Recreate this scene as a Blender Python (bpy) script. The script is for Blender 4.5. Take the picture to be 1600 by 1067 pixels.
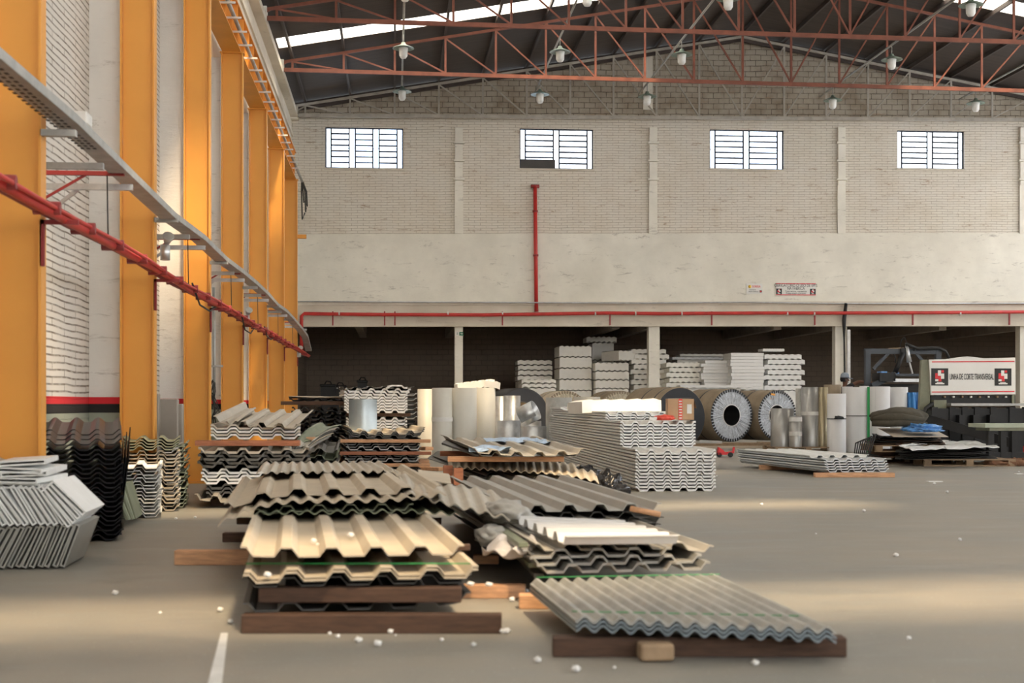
import bpy, bmesh, math, random
from mathutils import Vector, Matrix
R = math.radians
random.seed(7)
scene = bpy.context.scene
for o in list(bpy.data.objects):
    bpy.data.objects.remove(o)
COL = scene.collection

# ------------------------------------------------------------------ camera
F = 2100.0; H = 1.05; HY = 631.0; TH = math.atan(185 / F)
cam_d = bpy.data.cameras.new('camera'); cam = bpy.data.objects.new('camera', cam_d); COL.objects.link(cam)
cam_d.sensor_width = 36; cam_d.lens = 36 * F / 1600; cam_d.shift_y = (HY - 533.5) / 1600
cam_d.clip_start = 0.1; cam_d.clip_end = 400
cam.location = (0, 0, H); cam.rotation_euler = (R(90), 0, -TH)
cam_d.dof.use_dof = True; cam_d.dof.focus_distance = 24; cam_d.dof.aperture_fstop = 2.8
scene.camera = cam

# ------------------------------------------------------------------ world, sun, exposure
w = bpy.data.worlds.new('sky'); scene.world = w; w.use_nodes = True
nt = w.node_tree; bg = nt.nodes['Background']
tc = nt.nodes.new('ShaderNodeTexCoord'); nz = nt.nodes.new('ShaderNodeTexNoise'); nz.inputs['Scale'].default_value = 3.0
rp = nt.nodes.new('ShaderNodeValToRGB')
rp.color_ramp.elements[0].position = .4; rp.color_ramp.elements[0].color = (.78, .87, 1.0, 1)
rp.color_ramp.elements[1].position = .6; rp.color_ramp.elements[1].color = (1.0, .95, .88, 1)
nt.links.new(tc.outputs['Generated'], nz.inputs['Vector']); nt.links.new(nz.outputs['Fac'], rp.inputs['Fac'])
nt.links.new(rp.outputs['Color'], bg.inputs['Color']); bg.inputs['Strength'].default_value = 2.4
sun_d = bpy.data.lights.new('sun', 'SUN'); sun = bpy.data.objects.new('sun', sun_d); COL.objects.link(sun)
sun_d.energy = 6.0; sun_d.angle = R(5); sun_d.color = (1.0, .80, .55)
sun.rotation_euler = Vector((-.22, .46, -1)).to_track_quat('-Z', 'Y').to_euler(); sun.location = (5, 0, 20)
vs = scene.view_settings
vs.view_transform = 'Standard'; vs.look = 'None'; vs.gamma = 1; vs.use_curve_mapping = False; vs.exposure = 1.45
scene.cycles.max_bounces = 8; scene.cycles.diffuse_bounces = 6; scene.cycles.use_denoising = True

# ------------------------------------------------------------------ positions
ct, st_ = math.cos(TH), math.sin(TH)
def P(px, py, t):
    """world point seen at a pixel, t metres along the view axis"""
    u = (px - 800) / F
    return Vector((t * (st_ + u * ct), t * (ct - u * st_), H + (HY - py) / F * t))
def G(px, py, z=0.0):
    return P(px, py, (H - z) * F / (py - HY))
def Q(px, py, Y):
    u = (px - 800) / F
    return P(px, py, Y / (ct - u * st_))
def PT(px, t, z):
    p = P(px, HY, t); p.z = z; return p

# ------------------------------------------------------------------ objects
def tag(o, label=None, cat=None, group=None, kind=None):
    if label: o['label'] = label
    if cat: o['category'] = cat
    if group: o['group'] = group
    if kind: o['kind'] = kind
    return o
def empty(name, loc, label=None, cat=None, group=None, rz=0, kind=None):
    o = bpy.data.objects.new(name, None); COL.objects.link(o); o.location = loc; o.rotation_euler = (0, 0, rz)
    o.empty_display_size = .1
    return tag(o, label, cat, group, kind)
class MB:
    def __init__(s): s.v = []; s.f = []; s.sm = []
    def add(s, vs, fs, smooth=False):
        n = len(s.v); s.v += [tuple(v) for v in vs]
        for f in fs: s.f.append([i + n for i in f]); s.sm.append(smooth)
        return s
    def hexa(s, a, b):
        """a: 4 bottom points, b: 4 top points"""
        return s.add(list(a) + list(b), [(3, 2, 1, 0), (4, 5, 6, 7), (0, 1, 5, 4), (1, 2, 6, 5), (2, 3, 7, 6), (3, 0, 4, 7)])
    def box(s, lo, hi):
        x0, y0, z0 = lo; x1, y1, z1 = hi
        return s.hexa([(x0, y0, z0), (x1, y0, z0), (x1, y1, z0), (x0, y1, z0)], [(x0, y0, z1), (x1, y0, z1), (x1, y1, z1), (x0, y1, z1)])
    def cb(s, c, d, m=None):
        """box by centre and size, optional rotation matrix"""
        c = Vector(c); a = []
        for z in (-.5, .5):
            for x, y in ((-.5, -.5), (.5, -.5), (.5, .5), (-.5, .5)):
                p = Vector((x * d[0], y * d[1], z * d[2])); a.append(c + (m @ p if m else p))
        return s.hexa(a[:4], a[4:])
    def bar(s, p, q, wd, ht=None, up=(0, 0, 1)):
        p = Vector(p); q = Vector(q); d = (q - p).normalized(); ht = ht or wd
        u = Vector(up)
        if abs(d.dot(u)) > .95: u = Vector((0, 1, 0))
        r = d.cross(u).normalized() * wd / 2; u = r.normalized().cross(d) * ht / 2
        return s.hexa([p - r - u, p + r - u, q + r - u, q - r - u], [p - r + u, p + r + u, q + r + u, q - r + u])
    def tube(s, pts, r, n=10, cap=True, closed=False):
        pts = [Vector(p) for p in pts]; rings = []; N = len(pts); base = len(s.v)
        rr = r if isinstance(r, (list, tuple)) else [r] * N
        prev = None
        for i, p in enumerate(pts):
            d = (pts[min(i + 1, N - 1)] - pts[max(i - 1, 0)]).normalized()
            if prev is None:
                a = Vector((0, 0, 1)) if abs(d.z) < .9 else Vector((1, 0, 0))
                x = d.cross(a).normalized()
            else:
                x = (prev - d * prev.dot(d)).normalized()
            prev = x; y = d.cross(x)
            for k in range(n):
                t = 2 * math.pi * k / n; s.v.append(tuple(p + (x * math.cos(t) + y * math.sin(t)) * rr[i]))
        for i in range(N - 1):
            for k in range(n):
                a = base + i * n + k; b = base + i * n + (k + 1) % n
                s.f.append([a, b, b + n, a + n]); s.sm.append(True)
        if cap:
            s.f.append([base + k for k in range(n)][::-1]); s.sm.append(False)
            s.f.append([base + (N - 1) * n + k for k in range(n)]); s.sm.append(False)
        return s
    def lathe(s, prof, c=(0, 0, 0), n=24, m=None, smooth=True):
        """prof: (r, z) list turned about z"""
        c = Vector(c); base = len(s.v)
        for r, z in prof:
            for k in range(n):
                t = 2 * math.pi * k / n; p = Vector((r * math.cos(t), r * math.sin(t), z)); s.v.append(tuple(c + (m @ p if m else p)))
        for i in range(len(prof) - 1):
            for k in range(n):
                a = base + i * n + k; b = base + i * n + (k + 1) % n
                s.f.append([a, b, b + n, a + n]); s.sm.append(smooth)
        return s
    def build(s, name, m, parent=None, loc=None, bevel=0, seg=1):
        """loc: origin of the object; the vertices are given in the parent's frame (or world)"""
        me = bpy.data.meshes.new(name)
        o3 = Vector(loc) if loc is not None else Vector((0, 0, 0))
        me.from_pydata([tuple(Vector(v) - o3) for v in s.v], [], s.f)
        me.polygons.foreach_set('use_smooth', s.sm); me.materials.append(m)
        bm = bmesh.new(); bm.from_mesh(me); bmesh.ops.recalc_face_normals(bm, faces=bm.faces); bm.to_mesh(me); bm.free()
        me.update()
        o = bpy.data.objects.new(name, me); COL.objects.link(o); o.location = o3
        if parent: o.parent = parent
        if bevel:
            md = o.modifiers.new('bevel', 'BEVEL'); md.width = bevel; md.segments = seg; md.limit_method = 'ANGLE'
        return o

# ------------------------------------------------------------------ materials
def newmat(name):
    m = bpy.data.materials.new(name); m.use_nodes = True
    return m, m.node_tree, m.node_tree.nodes['Principled BSDF']
def node(nt, t, **kw):
    n = nt.nodes.new('ShaderNode' + t)
    for k, v in kw.items():
        if k in n.inputs: n.inputs[k].default_value = v
        else: setattr(n, k, v)
    return n
def ramp(nt, src, stops):
    r = node(nt, 'ValToRGB'); nt.links.new(src, r.inputs['Fac']); e = r.color_ramp.elements
    while len(e) < len(stops): e.new(.5)
    for i, (p, c) in enumerate(stops):
        e[i].position = p; e[i].color = (c, c, c, 1) if not isinstance(c, (tuple, list)) else (*c, 1)
    return r.outputs['Color']
def mix(nt, fac, a, b, mode='MIX'):
    n = node(nt, 'Mix'); n.data_type = 'RGBA'; n.blend_type = mode
    for sock, v in ((n.inputs['Factor'], fac), (n.inputs['A'] if False else n.inputs[6], a), (n.inputs[7], b)):
        if isinstance(v, bpy.types.NodeSocket): nt.links.new(v, sock)
        elif isinstance(v, (tuple, list)): sock.default_value = (*v, 1)
        else: sock.default_value = v
    return n.outputs[2]
def mat(name, c, rough=.6, metal=0.0, var=.15, scale=4, bump=0.0, dust=None, dustc=(.5, .44, .35), stretch=None, spec=.5):
    """plain material: slow colour variation, optional dust blotches, optional bump"""
    m, nt, b = newmat(name)
    tc = node(nt, 'TexCoord'); mp = node(nt, 'Mapping'); nt.links.new(tc.outputs['Object'], mp.inputs['Vector'])
    if stretch: mp.inputs['Scale'].default_value = stretch
    n = node(nt, 'TexNoise', Scale=scale, Detail=5.0, Roughness=.6); nt.links.new(mp.outputs[0], n.inputs['Vector'])
    lo = tuple(x * (1 - var) for x in c); hi = tuple(min(1, x * (1 + var)) for x in c)
    col = ramp(nt, n.outputs['Fac'], [(.3, lo), (.7, hi)])
    if dust:
        n2 = node(nt, 'TexNoise', Scale=scale * .6, Detail=8.0, Roughness=.7); nt.links.new(mp.outputs[0], n2.inputs['Vector'])
        fc = ramp(nt, n2.outputs['Fac'], [(.5 - dust * .3, 0.0), (.75, dust)])
        col = mix(nt, fc, col, dustc)
        r2 = node(nt, 'MapRange'); r2.inputs[3].default_value = rough; r2.inputs[4].default_value = min(1, rough + .4)
        nt.links.new(fc, r2.inputs[0]); nt.links.new(r2.outputs[0], b.inputs['Roughness'])
    nt.links.new(col, b.inputs['Base Color'])
    if not dust: b.inputs['Roughness'].default_value = rough
    b.inputs['Metallic'].default_value = metal; b.inputs['Specular IOR Level'].default_value = spec
    if bump:
        bp = node(nt, 'Bump', Strength=bump, Distance=.01); n3 = node(nt, 'TexNoise', Scale=scale * 8, Detail=4.0)
        nt.links.new(mp.outputs[0], n3.inputs['Vector']); nt.links.new(n3.outputs['Fac'], bp.inputs['Height']); nt.links.new(bp.outputs[0], b.inputs['Normal'])
    return m
def brickmat(name, axis, paint=(.62, .60, .55), mortar=(.16, .13, .10), dirt=.3, row=.08, bw=.24, tilt=0.0, dado=False, bare=.0, dirtc=(.30, .24, .18), course=1.0, msz=.010, under=(.36, .24, .15)):
    m, nt, b = newmat(name)
    tc = node(nt, 'TexCoord'); sp = node(nt, 'SeparateXYZ'); nt.links.new(tc.outputs['Object'], sp.inputs[0])
    cx = node(nt, 'CombineXYZ'); nt.links.new(sp.outputs['X' if axis == 'x' else 'Y'], cx.inputs[0])
    ma = node(nt, 'Math', operation='MULTIPLY_ADD'); nt.links.new(sp.outputs['X'], ma.inputs[0]); ma.inputs[1].default_value = -tilt
    nt.links.new(sp.outputs['Z'], ma.inputs[2]); nt.links.new(ma.outputs[0], cx.inputs[1])
    # wobble the courses a little
    nw = node(nt, 'TexNoise', Scale=1.3, Detail=2.0); nt.links.new(tc.outputs['Object'], nw.inputs['Vector'])
    wob = node(nt, 'VectorMath', operation='SCALE'); nt.links.new(nw.outputs['Color'], wob.inputs[0]); wob.inputs[3].default_value = .05
    ad = node(nt, 'VectorMath', operation='ADD'); nt.links.new(cx.outputs[0], ad.inputs[0]); nt.links.new(wob.outputs[0], ad.inputs[1])
    br = node(nt, 'TexBrick', Scale=1.0); br.inputs['Mortar Size'].default_value = msz; br.inputs['Mortar Smooth'].default_value = .3
    br.inputs['Brick Width'].default_value = bw; br.inputs['Row Height'].default_value = row
    br.inputs['Color1'].default_value = (0, 0, 0, 1); br.inputs['Color2'].default_value = (.25, .25, .25, 1); br.inputs['Mortar'].default_value = (1, 1, 1, 1)
    nt.links.new(ad.outputs[0], br.inputs['Vector'])
    n1 = node(nt, 'TexNoise', Scale=1.2, Detail=6.0, Roughness=.65); nt.links.new(tc.outputs['Object'], n1.inputs['Vector'])
    n2 = node(nt, 'TexNoise', Scale=7.0, Detail=6.0, Roughness=.7); nt.links.new(tc.outputs['Object'], n2.inputs['Vector'])
    base = ramp(nt, n1.outputs['Fac'], [(.3, tuple(x * .88 for x in paint)), (.7, paint)])
    # per brick tone
    sc = node(nt, 'Math', operation='MULTIPLY'); nt.links.new(br.outputs['Color'], sc.inputs[0]); sc.inputs[1].default_value = .5
    base = mix(nt, sc.outputs[0], base, tuple(x * .6 for x in paint))
    dv = ramp(nt, n1.outputs['Fac'], [(.42, 0.0), (.68, dirt)])
    base = mix(nt, dv, base, dirtc)
    # mortar gaps where the paint has not filled them
    gap = ramp(nt, n2.outputs['Fac'], [(.36, .18 * course), (.60, 1.0 * course)])
    mf = node(nt, 'Math', operation='MULTIPLY'); nt.links.new(br.outputs['Fac'], mf.inputs[0]); nt.links.new(gap, mf.inputs[1])
    base = mix(nt, mf.outputs[0], base, mortar)
    if bare:
        mp = node(nt, 'Mapping'); mp.inputs['Scale'].default_value = (1.6, 1.6, 7); nt.links.new(tc.outputs['Object'], mp.inputs['Vector'])
        n4 = node(nt, 'TexNoise', Scale=.9, Detail=6.0, Roughness=.75); nt.links.new(mp.outputs[0], n4.inputs['Vector'])
        bf = ramp(nt, n4.outputs['Fac'], [(.60, 0.0), (.66, bare)])
        base = mix(nt, bf, base, under)
    if dado: base = dado_mix(nt, sp, base)
    nt.links.new(base, b.inputs['Base Color']); b.inputs['Roughness'].default_value = .85
    bp = node(nt, 'Bump', Strength=.8, Distance=.02); iv = node(nt, 'Math', operation='SUBTRACT'); iv.inputs[0].default_value = 1
    nt.links.new(br.outputs['Fac'], iv.inputs[1]); nt.links.new(iv.outputs[0], bp.inputs['Height']); nt.links.new(bp.outputs[0], b.inputs['Normal'])
    return m
def dado_mix(nt, sp, base):
    def gt(v):
        g = node(nt, 'Math', operation='GREATER_THAN'); nt.links.new(sp.outputs['Z'], g.inputs[0]); g.inputs[1].default_value = v; return g.outputs[0]
    low = mix(nt, gt(.96), (.30, .33, .27), (.012, .012, .012))
    low = mix(nt, gt(1.05), low, (.62, .02, .03))
    return mix(nt, gt(1.12), low, base)
def plastermat(name, c=(.68, .67, .62), dado=False, cracks=True, dirt=.25):
    m, nt, b = newmat(name)
    tc = node(nt, 'TexCoord'); sp = node(nt, 'SeparateXYZ'); nt.links.new(tc.outputs['Object'], sp.inputs[0])
    n1 = node(nt, 'TexNoise', Scale=.8, Detail=7.0, Roughness=.65); nt.links.new(tc.outputs['Object'], n1.inputs['Vector'])
    base = ramp(nt, n1.outputs['Fac'], [(.3, tuple(x * .85 for x in c)), (.65, c)])
    mp = node(nt, 'Mapping'); mp.inputs['Scale'].default_value = (1, 1, 4); nt.links.new(tc.outputs['Object'], mp.inputs['Vector'])
    n2 = node(nt, 'TexNoise', Scale=1.7, Detail=9.0, Roughness=.8, Distortion=.6); nt.links.new(mp.outputs[0], n2.inputs['Vector'])
    f = ramp(nt, n2.outputs['Fac'], [(.575, 0.0), (.66, .5)])
    base = mix(nt, f, base, (.20, .17, .14))
    n3 = node(nt, 'TexNoise', Scale=.5, Detail=3.0); nt.links.new(tc.outputs['Object'], n3.inputs['Vector'])
    base = mix(nt, ramp(nt, n3.outputs['Fac'], [(.45, 0.0), (.8, dirt)]), base, (.42, .37, .28))
    if dado: base = dado_mix(nt, sp, base)
    nt.links.new(base, b.inputs['Base Color']); b.inputs['Roughness'].default_value = .8
    bp = node(nt, 'Bump', Strength=.4, Distance=.02); nt.links.new(n2.outputs['Fac'], bp.inputs['Height']); nt.links.new(bp.outputs[0], b.inputs['Normal'])
    return m
def floormat():
    m, nt, b = newmat('worn concrete floor')
    tc = node(nt, 'TexCoord')
    n1 = node(nt, 'TexNoise', Scale=.35, Detail=7.0, Roughness=.6); nt.links.new(tc.outputs['Object'], n1.inputs['Vector'])
    mp = node(nt, 'Mapping'); mp.inputs['Scale'].default_value = (.5, 1.6, 1); nt.links.new(tc.outputs['Object'], mp.inputs['Vector'])
    n2 = node(nt, 'TexNoise', Scale=1.6, Detail=9.0, Roughness=.7); nt.links.new(mp.outputs[0], n2.inputs['Vector'])
    n3 = node(nt, 'TexNoise', Scale=60.0, Detail=3.0); nt.links.new(tc.outputs['Object'], n3.inputs['Vector'])
    base = ramp(nt, n1.outputs['Fac'], [(.3, (.20, .20, .185)), (.5, (.25, .24, .21)), (.7, (.31, .275, .22))])
    base = mix(nt, ramp(nt, n2.outputs['Fac'], [(.45, 0.0), (.75, .55)]), base, (.40, .35, .28))
    base = mix(nt, ramp(nt, n3.outputs['Fac'], [(.66, 0.0), (.72, .5)]), base, (.6, .6, .58))
    nt.links.new(base, b.inputs['Base Color'])
    r = ramp(nt, n2.outputs['Fac'], [(.3, .38), (.7, .62)]); nt.links.new(r, b.inputs['Roughness'])
    bp = node(nt, 'Bump', Strength=.15, Distance=.01); nt.links.new(n3.outputs['Fac'], bp.inputs['Height']); nt.links.new(bp.outputs[0], b.inputs['Normal'])
    return m
def glassmat(name, c=(.9, .95, 1), refl=.06, op=0.0):
    m, nt, b = newmat(name); out = nt.nodes['Material Output']
    tr = node(nt, 'BsdfTransparent'); tr.inputs[0].default_value = (*c, 1)
    gl = node(nt, 'BsdfGlossy'); gl.inputs['Roughness'].default_value = .05
    ms = node(nt, 'MixShader'); ms.inputs[0].default_value = refl
    nt.links.new(tr.outputs[0], ms.inputs[1]); nt.links.new(gl.outputs[0], ms.inputs[2]); nt.links.new(ms.outputs[0], out.inputs[0])
    return m
def skylightmat():
    m, nt, b = newmat('translucent skylight sheet'); out = nt.nodes['Material Output']
    tr = node(nt, 'BsdfTransparent'); tr.inputs[0].default_value = (1, .97, .92, 1)
    tl = node(nt, 'BsdfTranslucent'); tl.inputs[0].default_value = (.9, .88, .82, 1)
    ms = node(nt, 'MixShader'); ms.inputs[0].default_value = .35
    nt.links.new(tr.outputs[0], ms.inputs[1]); nt.links.new(tl.outputs[0], ms.inputs[2]); nt.links.new(ms.outputs[0], out.inputs[0])
    return m
def filmmat(name, c, a=.5):
    m, nt, b = newmat(name); out = nt.nodes['Material Output']
    tr = node(nt, 'BsdfTransparent'); b.inputs['Base Color'].default_value = (*c, 1); b.inputs['Roughness'].default_value = .15
    ms = node(nt, 'MixShader'); ms.inputs[0].default_value = a
    nt.links.new(tr.outputs[0], ms.inputs[1]); nt.links.new(b.outputs[0], ms.inputs[2]); nt.links.new(ms.outputs[0], out.inputs[0])
    return m
M = dict(
    floor=floormat(),
    brick_back=brickmat('painted brick back wall', 'x', paint=(.84, .79, .70), dirt=.30, tilt=.014, bare=.7, mortar=(.30, .23, .15), msz=.0065, bw=.36, course=.7, dirtc=(.46, .36, .24)),
    brick_gable=brickmat('stained brick gable', 'x', paint=(.50, .45, .37), dirt=.7, tilt=.014, bare=.5, dirtc=(.24, .18, .12), row=.17, bw=.34, mortar=(.10, .08, .06)),
    brick_left=brickmat('painted brick side wall', 'y', paint=(.72, .70, .66), dirt=.12, dado=True, row=.066, bw=.9, mortar=(.20, .17, .14), course=1.05, msz=.009),
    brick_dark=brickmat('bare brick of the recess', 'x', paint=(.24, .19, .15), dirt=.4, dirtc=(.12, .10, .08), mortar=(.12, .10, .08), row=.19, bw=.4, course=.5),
    plaster=plastermat('lime plaster band', c=(.88, .85, .76)), pilaster=plastermat('painted concrete pilaster', c=(.80, .79, .76), dado=True, dirt=.1),
    beam=plastermat('weathered concrete beam', c=(.74, .68, .58), dirt=.7),
    roof=mat('dark roofing underside', (.060, .046, .040), .8, 0, .2, 1.5, stretch=(.4, 6, 1)),
    skylight=skylightmat(), glass=glassmat('window glass'),
    orange=mat('orange painted steel', (.78, .36, .065), .42, 0, .05, 1.0),
    orange_d=mat('orange painted crane girder', (.72, .32, .055), .5, 0, .1, 2.0),
    truss=mat('rust red truss paint', (.21, .065, .038), .6, 0, .25, 3, dust=.2, dustc=(.3, .13, .08)),
    truss_g=mat('grey painted truss', (.42, .39, .34), .7, 0, .2, 3), purlin=mat('dark purlin steel', (.06, .045, .04), .7, 0, .2, 3),
    red=mat('red pipe paint', (.55, .035, .03), .45, 0, .15, 4), red_d=mat('dark red bracket paint', (.28, .03, .03), .5, 0, .15, 4),
    galv=mat('galvanised steel', (.58, .60, .62), .38, .8, .15, 9), galv_m=mat('matt zinc steel', (.42, .43, .42), .5, .5, .2, 6, dust=.3),
    steel_blue=mat('blue grey cold steel', (.30, .36, .41), .35, .7, .15, 3),
    bar=mat('window bar iron', (.03, .04, .06), .6), dark=mat('dark machine steel', (.011, .011, .012), .5, .2, .3, 5), gantry=mat('blue grey gantry paint', (.05, .06, .075), .5, 0, .2, 3),
    white=mat('white coated sheet', (.74, .75, .74), .4, 0, .06, 3, dust=.15), white_b=mat('bluish white coated sheet', (.78, .80, .80), .4, 0, .06, 3, dust=.15),
    beige=mat('dusty beige sheet', (.47, .41, .32), .6, 0, .12, 3, dust=.5, dustc=(.52, .44, .33)), beige_g=mat('dusty grey beige sheet', (.46, .43, .37), .5, .1, .12, 3, dust=.5, dustc=(.55, .49, .40)),
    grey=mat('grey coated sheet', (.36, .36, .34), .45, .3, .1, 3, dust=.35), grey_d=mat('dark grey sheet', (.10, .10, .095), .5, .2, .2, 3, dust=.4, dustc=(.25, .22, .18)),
    black=mat('glossy black sheet', (.006, .006, .008), .30, 0, .2, 3, spec=.2), blackm=mat('matt black sheet', (.018, .017, .016), .55, 0, .2, 3, dust=.25, dustc=(.12, .10, .08)),
    green=mat('olive green sheet', (.16, .19, .12), .45, 0, .15, 3, dust=.3), green_l=mat('pale green sheet', (.36, .40, .30), .5, 0, .15, 3),
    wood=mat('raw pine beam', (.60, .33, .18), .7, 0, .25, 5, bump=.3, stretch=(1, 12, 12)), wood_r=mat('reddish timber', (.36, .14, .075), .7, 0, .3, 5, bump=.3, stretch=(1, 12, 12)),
    wood_d=mat('dark weathered and shaded timber', (.085, .045, .028), .8, 0, .3, 5, bump=.3, stretch=(1, 12, 12)), wood_p=mat('pallet wood', (.30, .21, .13), .8, 0, .3, 5, bump=.3),  # wood_d is darkened to carry the shade on the front pile timbers
    foam=mat('white foam block', (.86, .84, .78), .8, 0, .05, 3), foam_w=mat('clean white foam slab', (.80, .80, .79), .8, 0, .03, 3), hole=mat('foam recess shade', (.25, .23, .2), .9),
    roll=mat('pearl coated roll', (.60, .59, .54), .5, .05, .05, 2), roll_w=mat('white paper roll', (.74, .74, .75), .55, 0, .03, 2), roll_g=mat('silver grey roll', (.40, .40, .39), .35, .6, .08, 2),
    roll_y=mat('brass toned roll', (.42, .36, .24), .35, .6, .08, 2), roll_b=mat('blue film roll', (.05, .22, .55), .25, .3, .2, 3),
    coilb=mat('black coil steel', (.025, .026, .03), .45, .3, .2, 3), kraft=mat('kraft wrapping paper', (.30, .24, .17), .8, 0, .15, 4), kraft_l=mat('pale paper wrapping', (.60, .52, .40), .8, 0, .15, 4),
    card=mat('brown cardboard', (.50, .33, .20), .8, 0, .1, 4), card_l=mat('pale cardboard', (.55, .47, .38), .8, 0, .1, 4),
    redtape=mat('red printed tape', (.70, .08, .05), .5), tape=mat('pale label', (.72, .72, .70), .5),
    blanket=mat('olive brown blanket', (.065, .057, .04), .95, 0, .2, 8, bump=.4), bluefilm=mat('blue plastic film', (.10, .28, .62), .3, 0, .4, 12), bluepale=mat('pale blue protective film', (.40, .55, .75), .3, 0, .25, 12),
    bag=mat('black plastic bag', (.012, .012, .014), .25), film=mat('white wrinkled film', (.78, .72, .68), .4, 0, .1, 9),
    shade=mat('green enamel lamp shade', (.20, .27, .22), .4), lampglass=mat('frosted lamp glass', (.82, .82, .80), .35), pipe_l=mat('pale conduit', (.38, .37, .34), .5, .2),
    sign=mat('white sign board', (.80, .79, .76), .6, 0, .03, 2), signb=mat('black sign field', (.012, .012, .012), .5), signr=mat('sign red', (.70, .03, .04), .5), signg=mat('exit sign green', (.01, .16, .08), .5), yellow=mat('sign yellow', (.8, .5, .03), .5),
    greenm=mat('olive machine enamel', (.17, .18, .12), .5, 0, .15, 3, dust=.3), whitesmall=mat('white ribbed sheet coating', (.62, .62, .62), .5, 0, .03, 3), bench=mat('pale green bench', (.40, .44, .35), .5, 0, .1, 3),
    strap_g=mat('green strap', (.02, .30, .08), .5), strap=mat('black strap', (.02, .025, .03), .5), skin=mat('brown skin', (.17, .075, .045), .6), cap=mat('grey cap cloth', (.30, .35, .42), .9), shirt=mat('dark work shirt', (.03, .03, .035), .9), trousers=mat('dark work trousers', (.03, .035, .05), .9),
    line=mat('white floor paint', (.70, .70, .68), .6, 0, .1, 8), rag=mat('brown jute rag', (.22, .11, .06), .9, 0, .3, 9), tanpaint=mat('tan painted steel', (.45, .36, .22), .5), ac=mat('dark appliance casing', (.05, .045, .04), .5), cable=mat('black rubber cable', (.015, .015, .015), .6),
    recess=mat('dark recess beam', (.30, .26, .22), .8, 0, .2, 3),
    purple=mat('grey wall panel', (.36, .33, .29), .6, 0, .1, 2), foliage=mat('weeds', (.10, .2, .03), .8))
# ================================================================== the hall
YW = 41.5; YR = 48.5; XL = -3.1; XR = 25.0
def struct(o, label=None): o['kind'] = 'structure'; return o
# floor
struct(MB().box((XL - .3, -14, -.2), (XR + 6, YR + .3, 0)).build('floor', M['floor']))
# painted floor line
a = G(325, 1067); b = G(352, 1067); c = G(356, 990); d = G(345, 990)
lm = MB(); e = (a - d) * .6
lm.hexa([Vector((p.x, p.y, .0)) for p in (a + e, b + e, c, d)], [Vector((p.x, p.y, .004)) for p in (a + e, b + e, c, d)])
tag(lm.build('floor_marking', M['line']), 'short worn white painted line on the floor in the left foreground', 'floor marking')

# back wall with window openings
WIN = [(508, 630, 199, 263), (812, 927, 201, 264), (1109, 1225, 202.5, 264.5), (1402, 1507, 204, 264)]
def roofz(x):
    return 10.05 + .176 * (x - XL) if x < 10.8 else 10.05 + .176 * (10.8 - XL) - .176 * (x - 10.8)
wb = MB(); gb = MB()
def colz(px, py): return Q(px, py, YW).z
zb_l, zb_r = colz(470, 366), colz(1600, 364)
def lin(za, zb, x, xa=Q(470, 0, YW).x, xb=Q(1600, 0, YW).x): return za + (zb - za) * (x - xa) / (xb - xa)
def band(x): return lin(zb_l, zb_r, x)            # plaster / brick limit
def chordz(x): return lin(colz(470, 184), colz(1600, 187), x)
edges = [XL - .3]
for l, r, t, b_ in WIN: edges += [Q(l, 0, YW).x, Q(r, 0, YW).x]
edges.append(XR)
def slab(mb, x0, x1, za0, za1, zb0, zb1, y0=YW, y1=YW + .25):
    mb.hexa([(x0, y0, za0), (x1, y0, za1), (x1, y1, za1), (x0, y1, za0)], [(x0, y0, zb0), (x1, y0, zb1), (x1, y1, zb1), (x0, y1, zb0)])
for i in range(0, len(edges) - 1):
    x0, x1 = edges[i], edges[i + 1]
    if i % 2 == 0: slab(wb, x0, x1, band(x0), band(x1), chordz(x0), chordz(x1))
    else:
        l, r, t, b_ = WIN[i // 2]; zt, zb = colz((l + r) / 2, t), colz((l + r) / 2, b_)
        slab(wb, x0, x1, band(x0), band(x1), zb, zb); slab(wb, x0, x1, zt, zt, chordz(x0), chordz(x1))
struct(wb.build('wall_back', M['brick_back']))
for x0, x1 in ((XL - .3, 10.8), (10.8, XR)):
    slab(gb, x0, x1, chordz(x0), chordz(x1), roofz(x0) + .05, roofz(x1) + .05)
struct(gb.build('wall_gable', M['brick_gable']))
pb = MB()
def beamt(x): return lin(colz(470, 476), colz(1600, 474), x)
def beamb(x): return lin(colz(470, 510), colz(1600, 509), x)
slab(pb, XL - .3, XR, beamt(XL), beamt(XR), band(XL), band(XR), YW - .04, YW + .25)
struct(pb.build('wall_band', M['plaster']))
bb = MB(); slab(bb, XL - .3, XR, beamb(XL), beamb(XR), beamt(XL), beamt(XR), YW - .10, YW + .35)
x0, x1 = XL, XR
slab(bb, x0, x1, beamb(x0) - .02, beamb(x1) - .02, beamb(x0) + .10, beamb(x1) + .10, YW - .22, YW - .10)
slab(bb, x0, x1, beamt(x0) - .03, beamt(x1) - .03, beamt(x0) + .06, beamt(x1) + .06, YW - .16, YW - .04)
struct(bb.build('trim_1', M['beam']))
# recess behind the posts
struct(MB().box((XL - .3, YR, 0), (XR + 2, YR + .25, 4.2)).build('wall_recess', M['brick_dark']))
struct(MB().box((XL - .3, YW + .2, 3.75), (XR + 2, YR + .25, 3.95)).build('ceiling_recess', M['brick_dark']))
rb = MB()
for px in (560, 715, 965, 1021, 1220, 1312, 1480, 1600):
    p = Q(px, 510, YW); rb.box((p.x - .12, YW + .35, 3.42), (p.x + .12, YR, 3.76))
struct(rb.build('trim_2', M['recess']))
struct(MB().box((XL - .3, YW + .25, 0), (XL, YR, 4.2)).build('wall_recess_left', M['brick_dark'])); struct(MB().box((XR, YW + .25, 0), (XR + .3, YR, 4.2)).build('wall_recess_right', M['brick_dark']))
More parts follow.
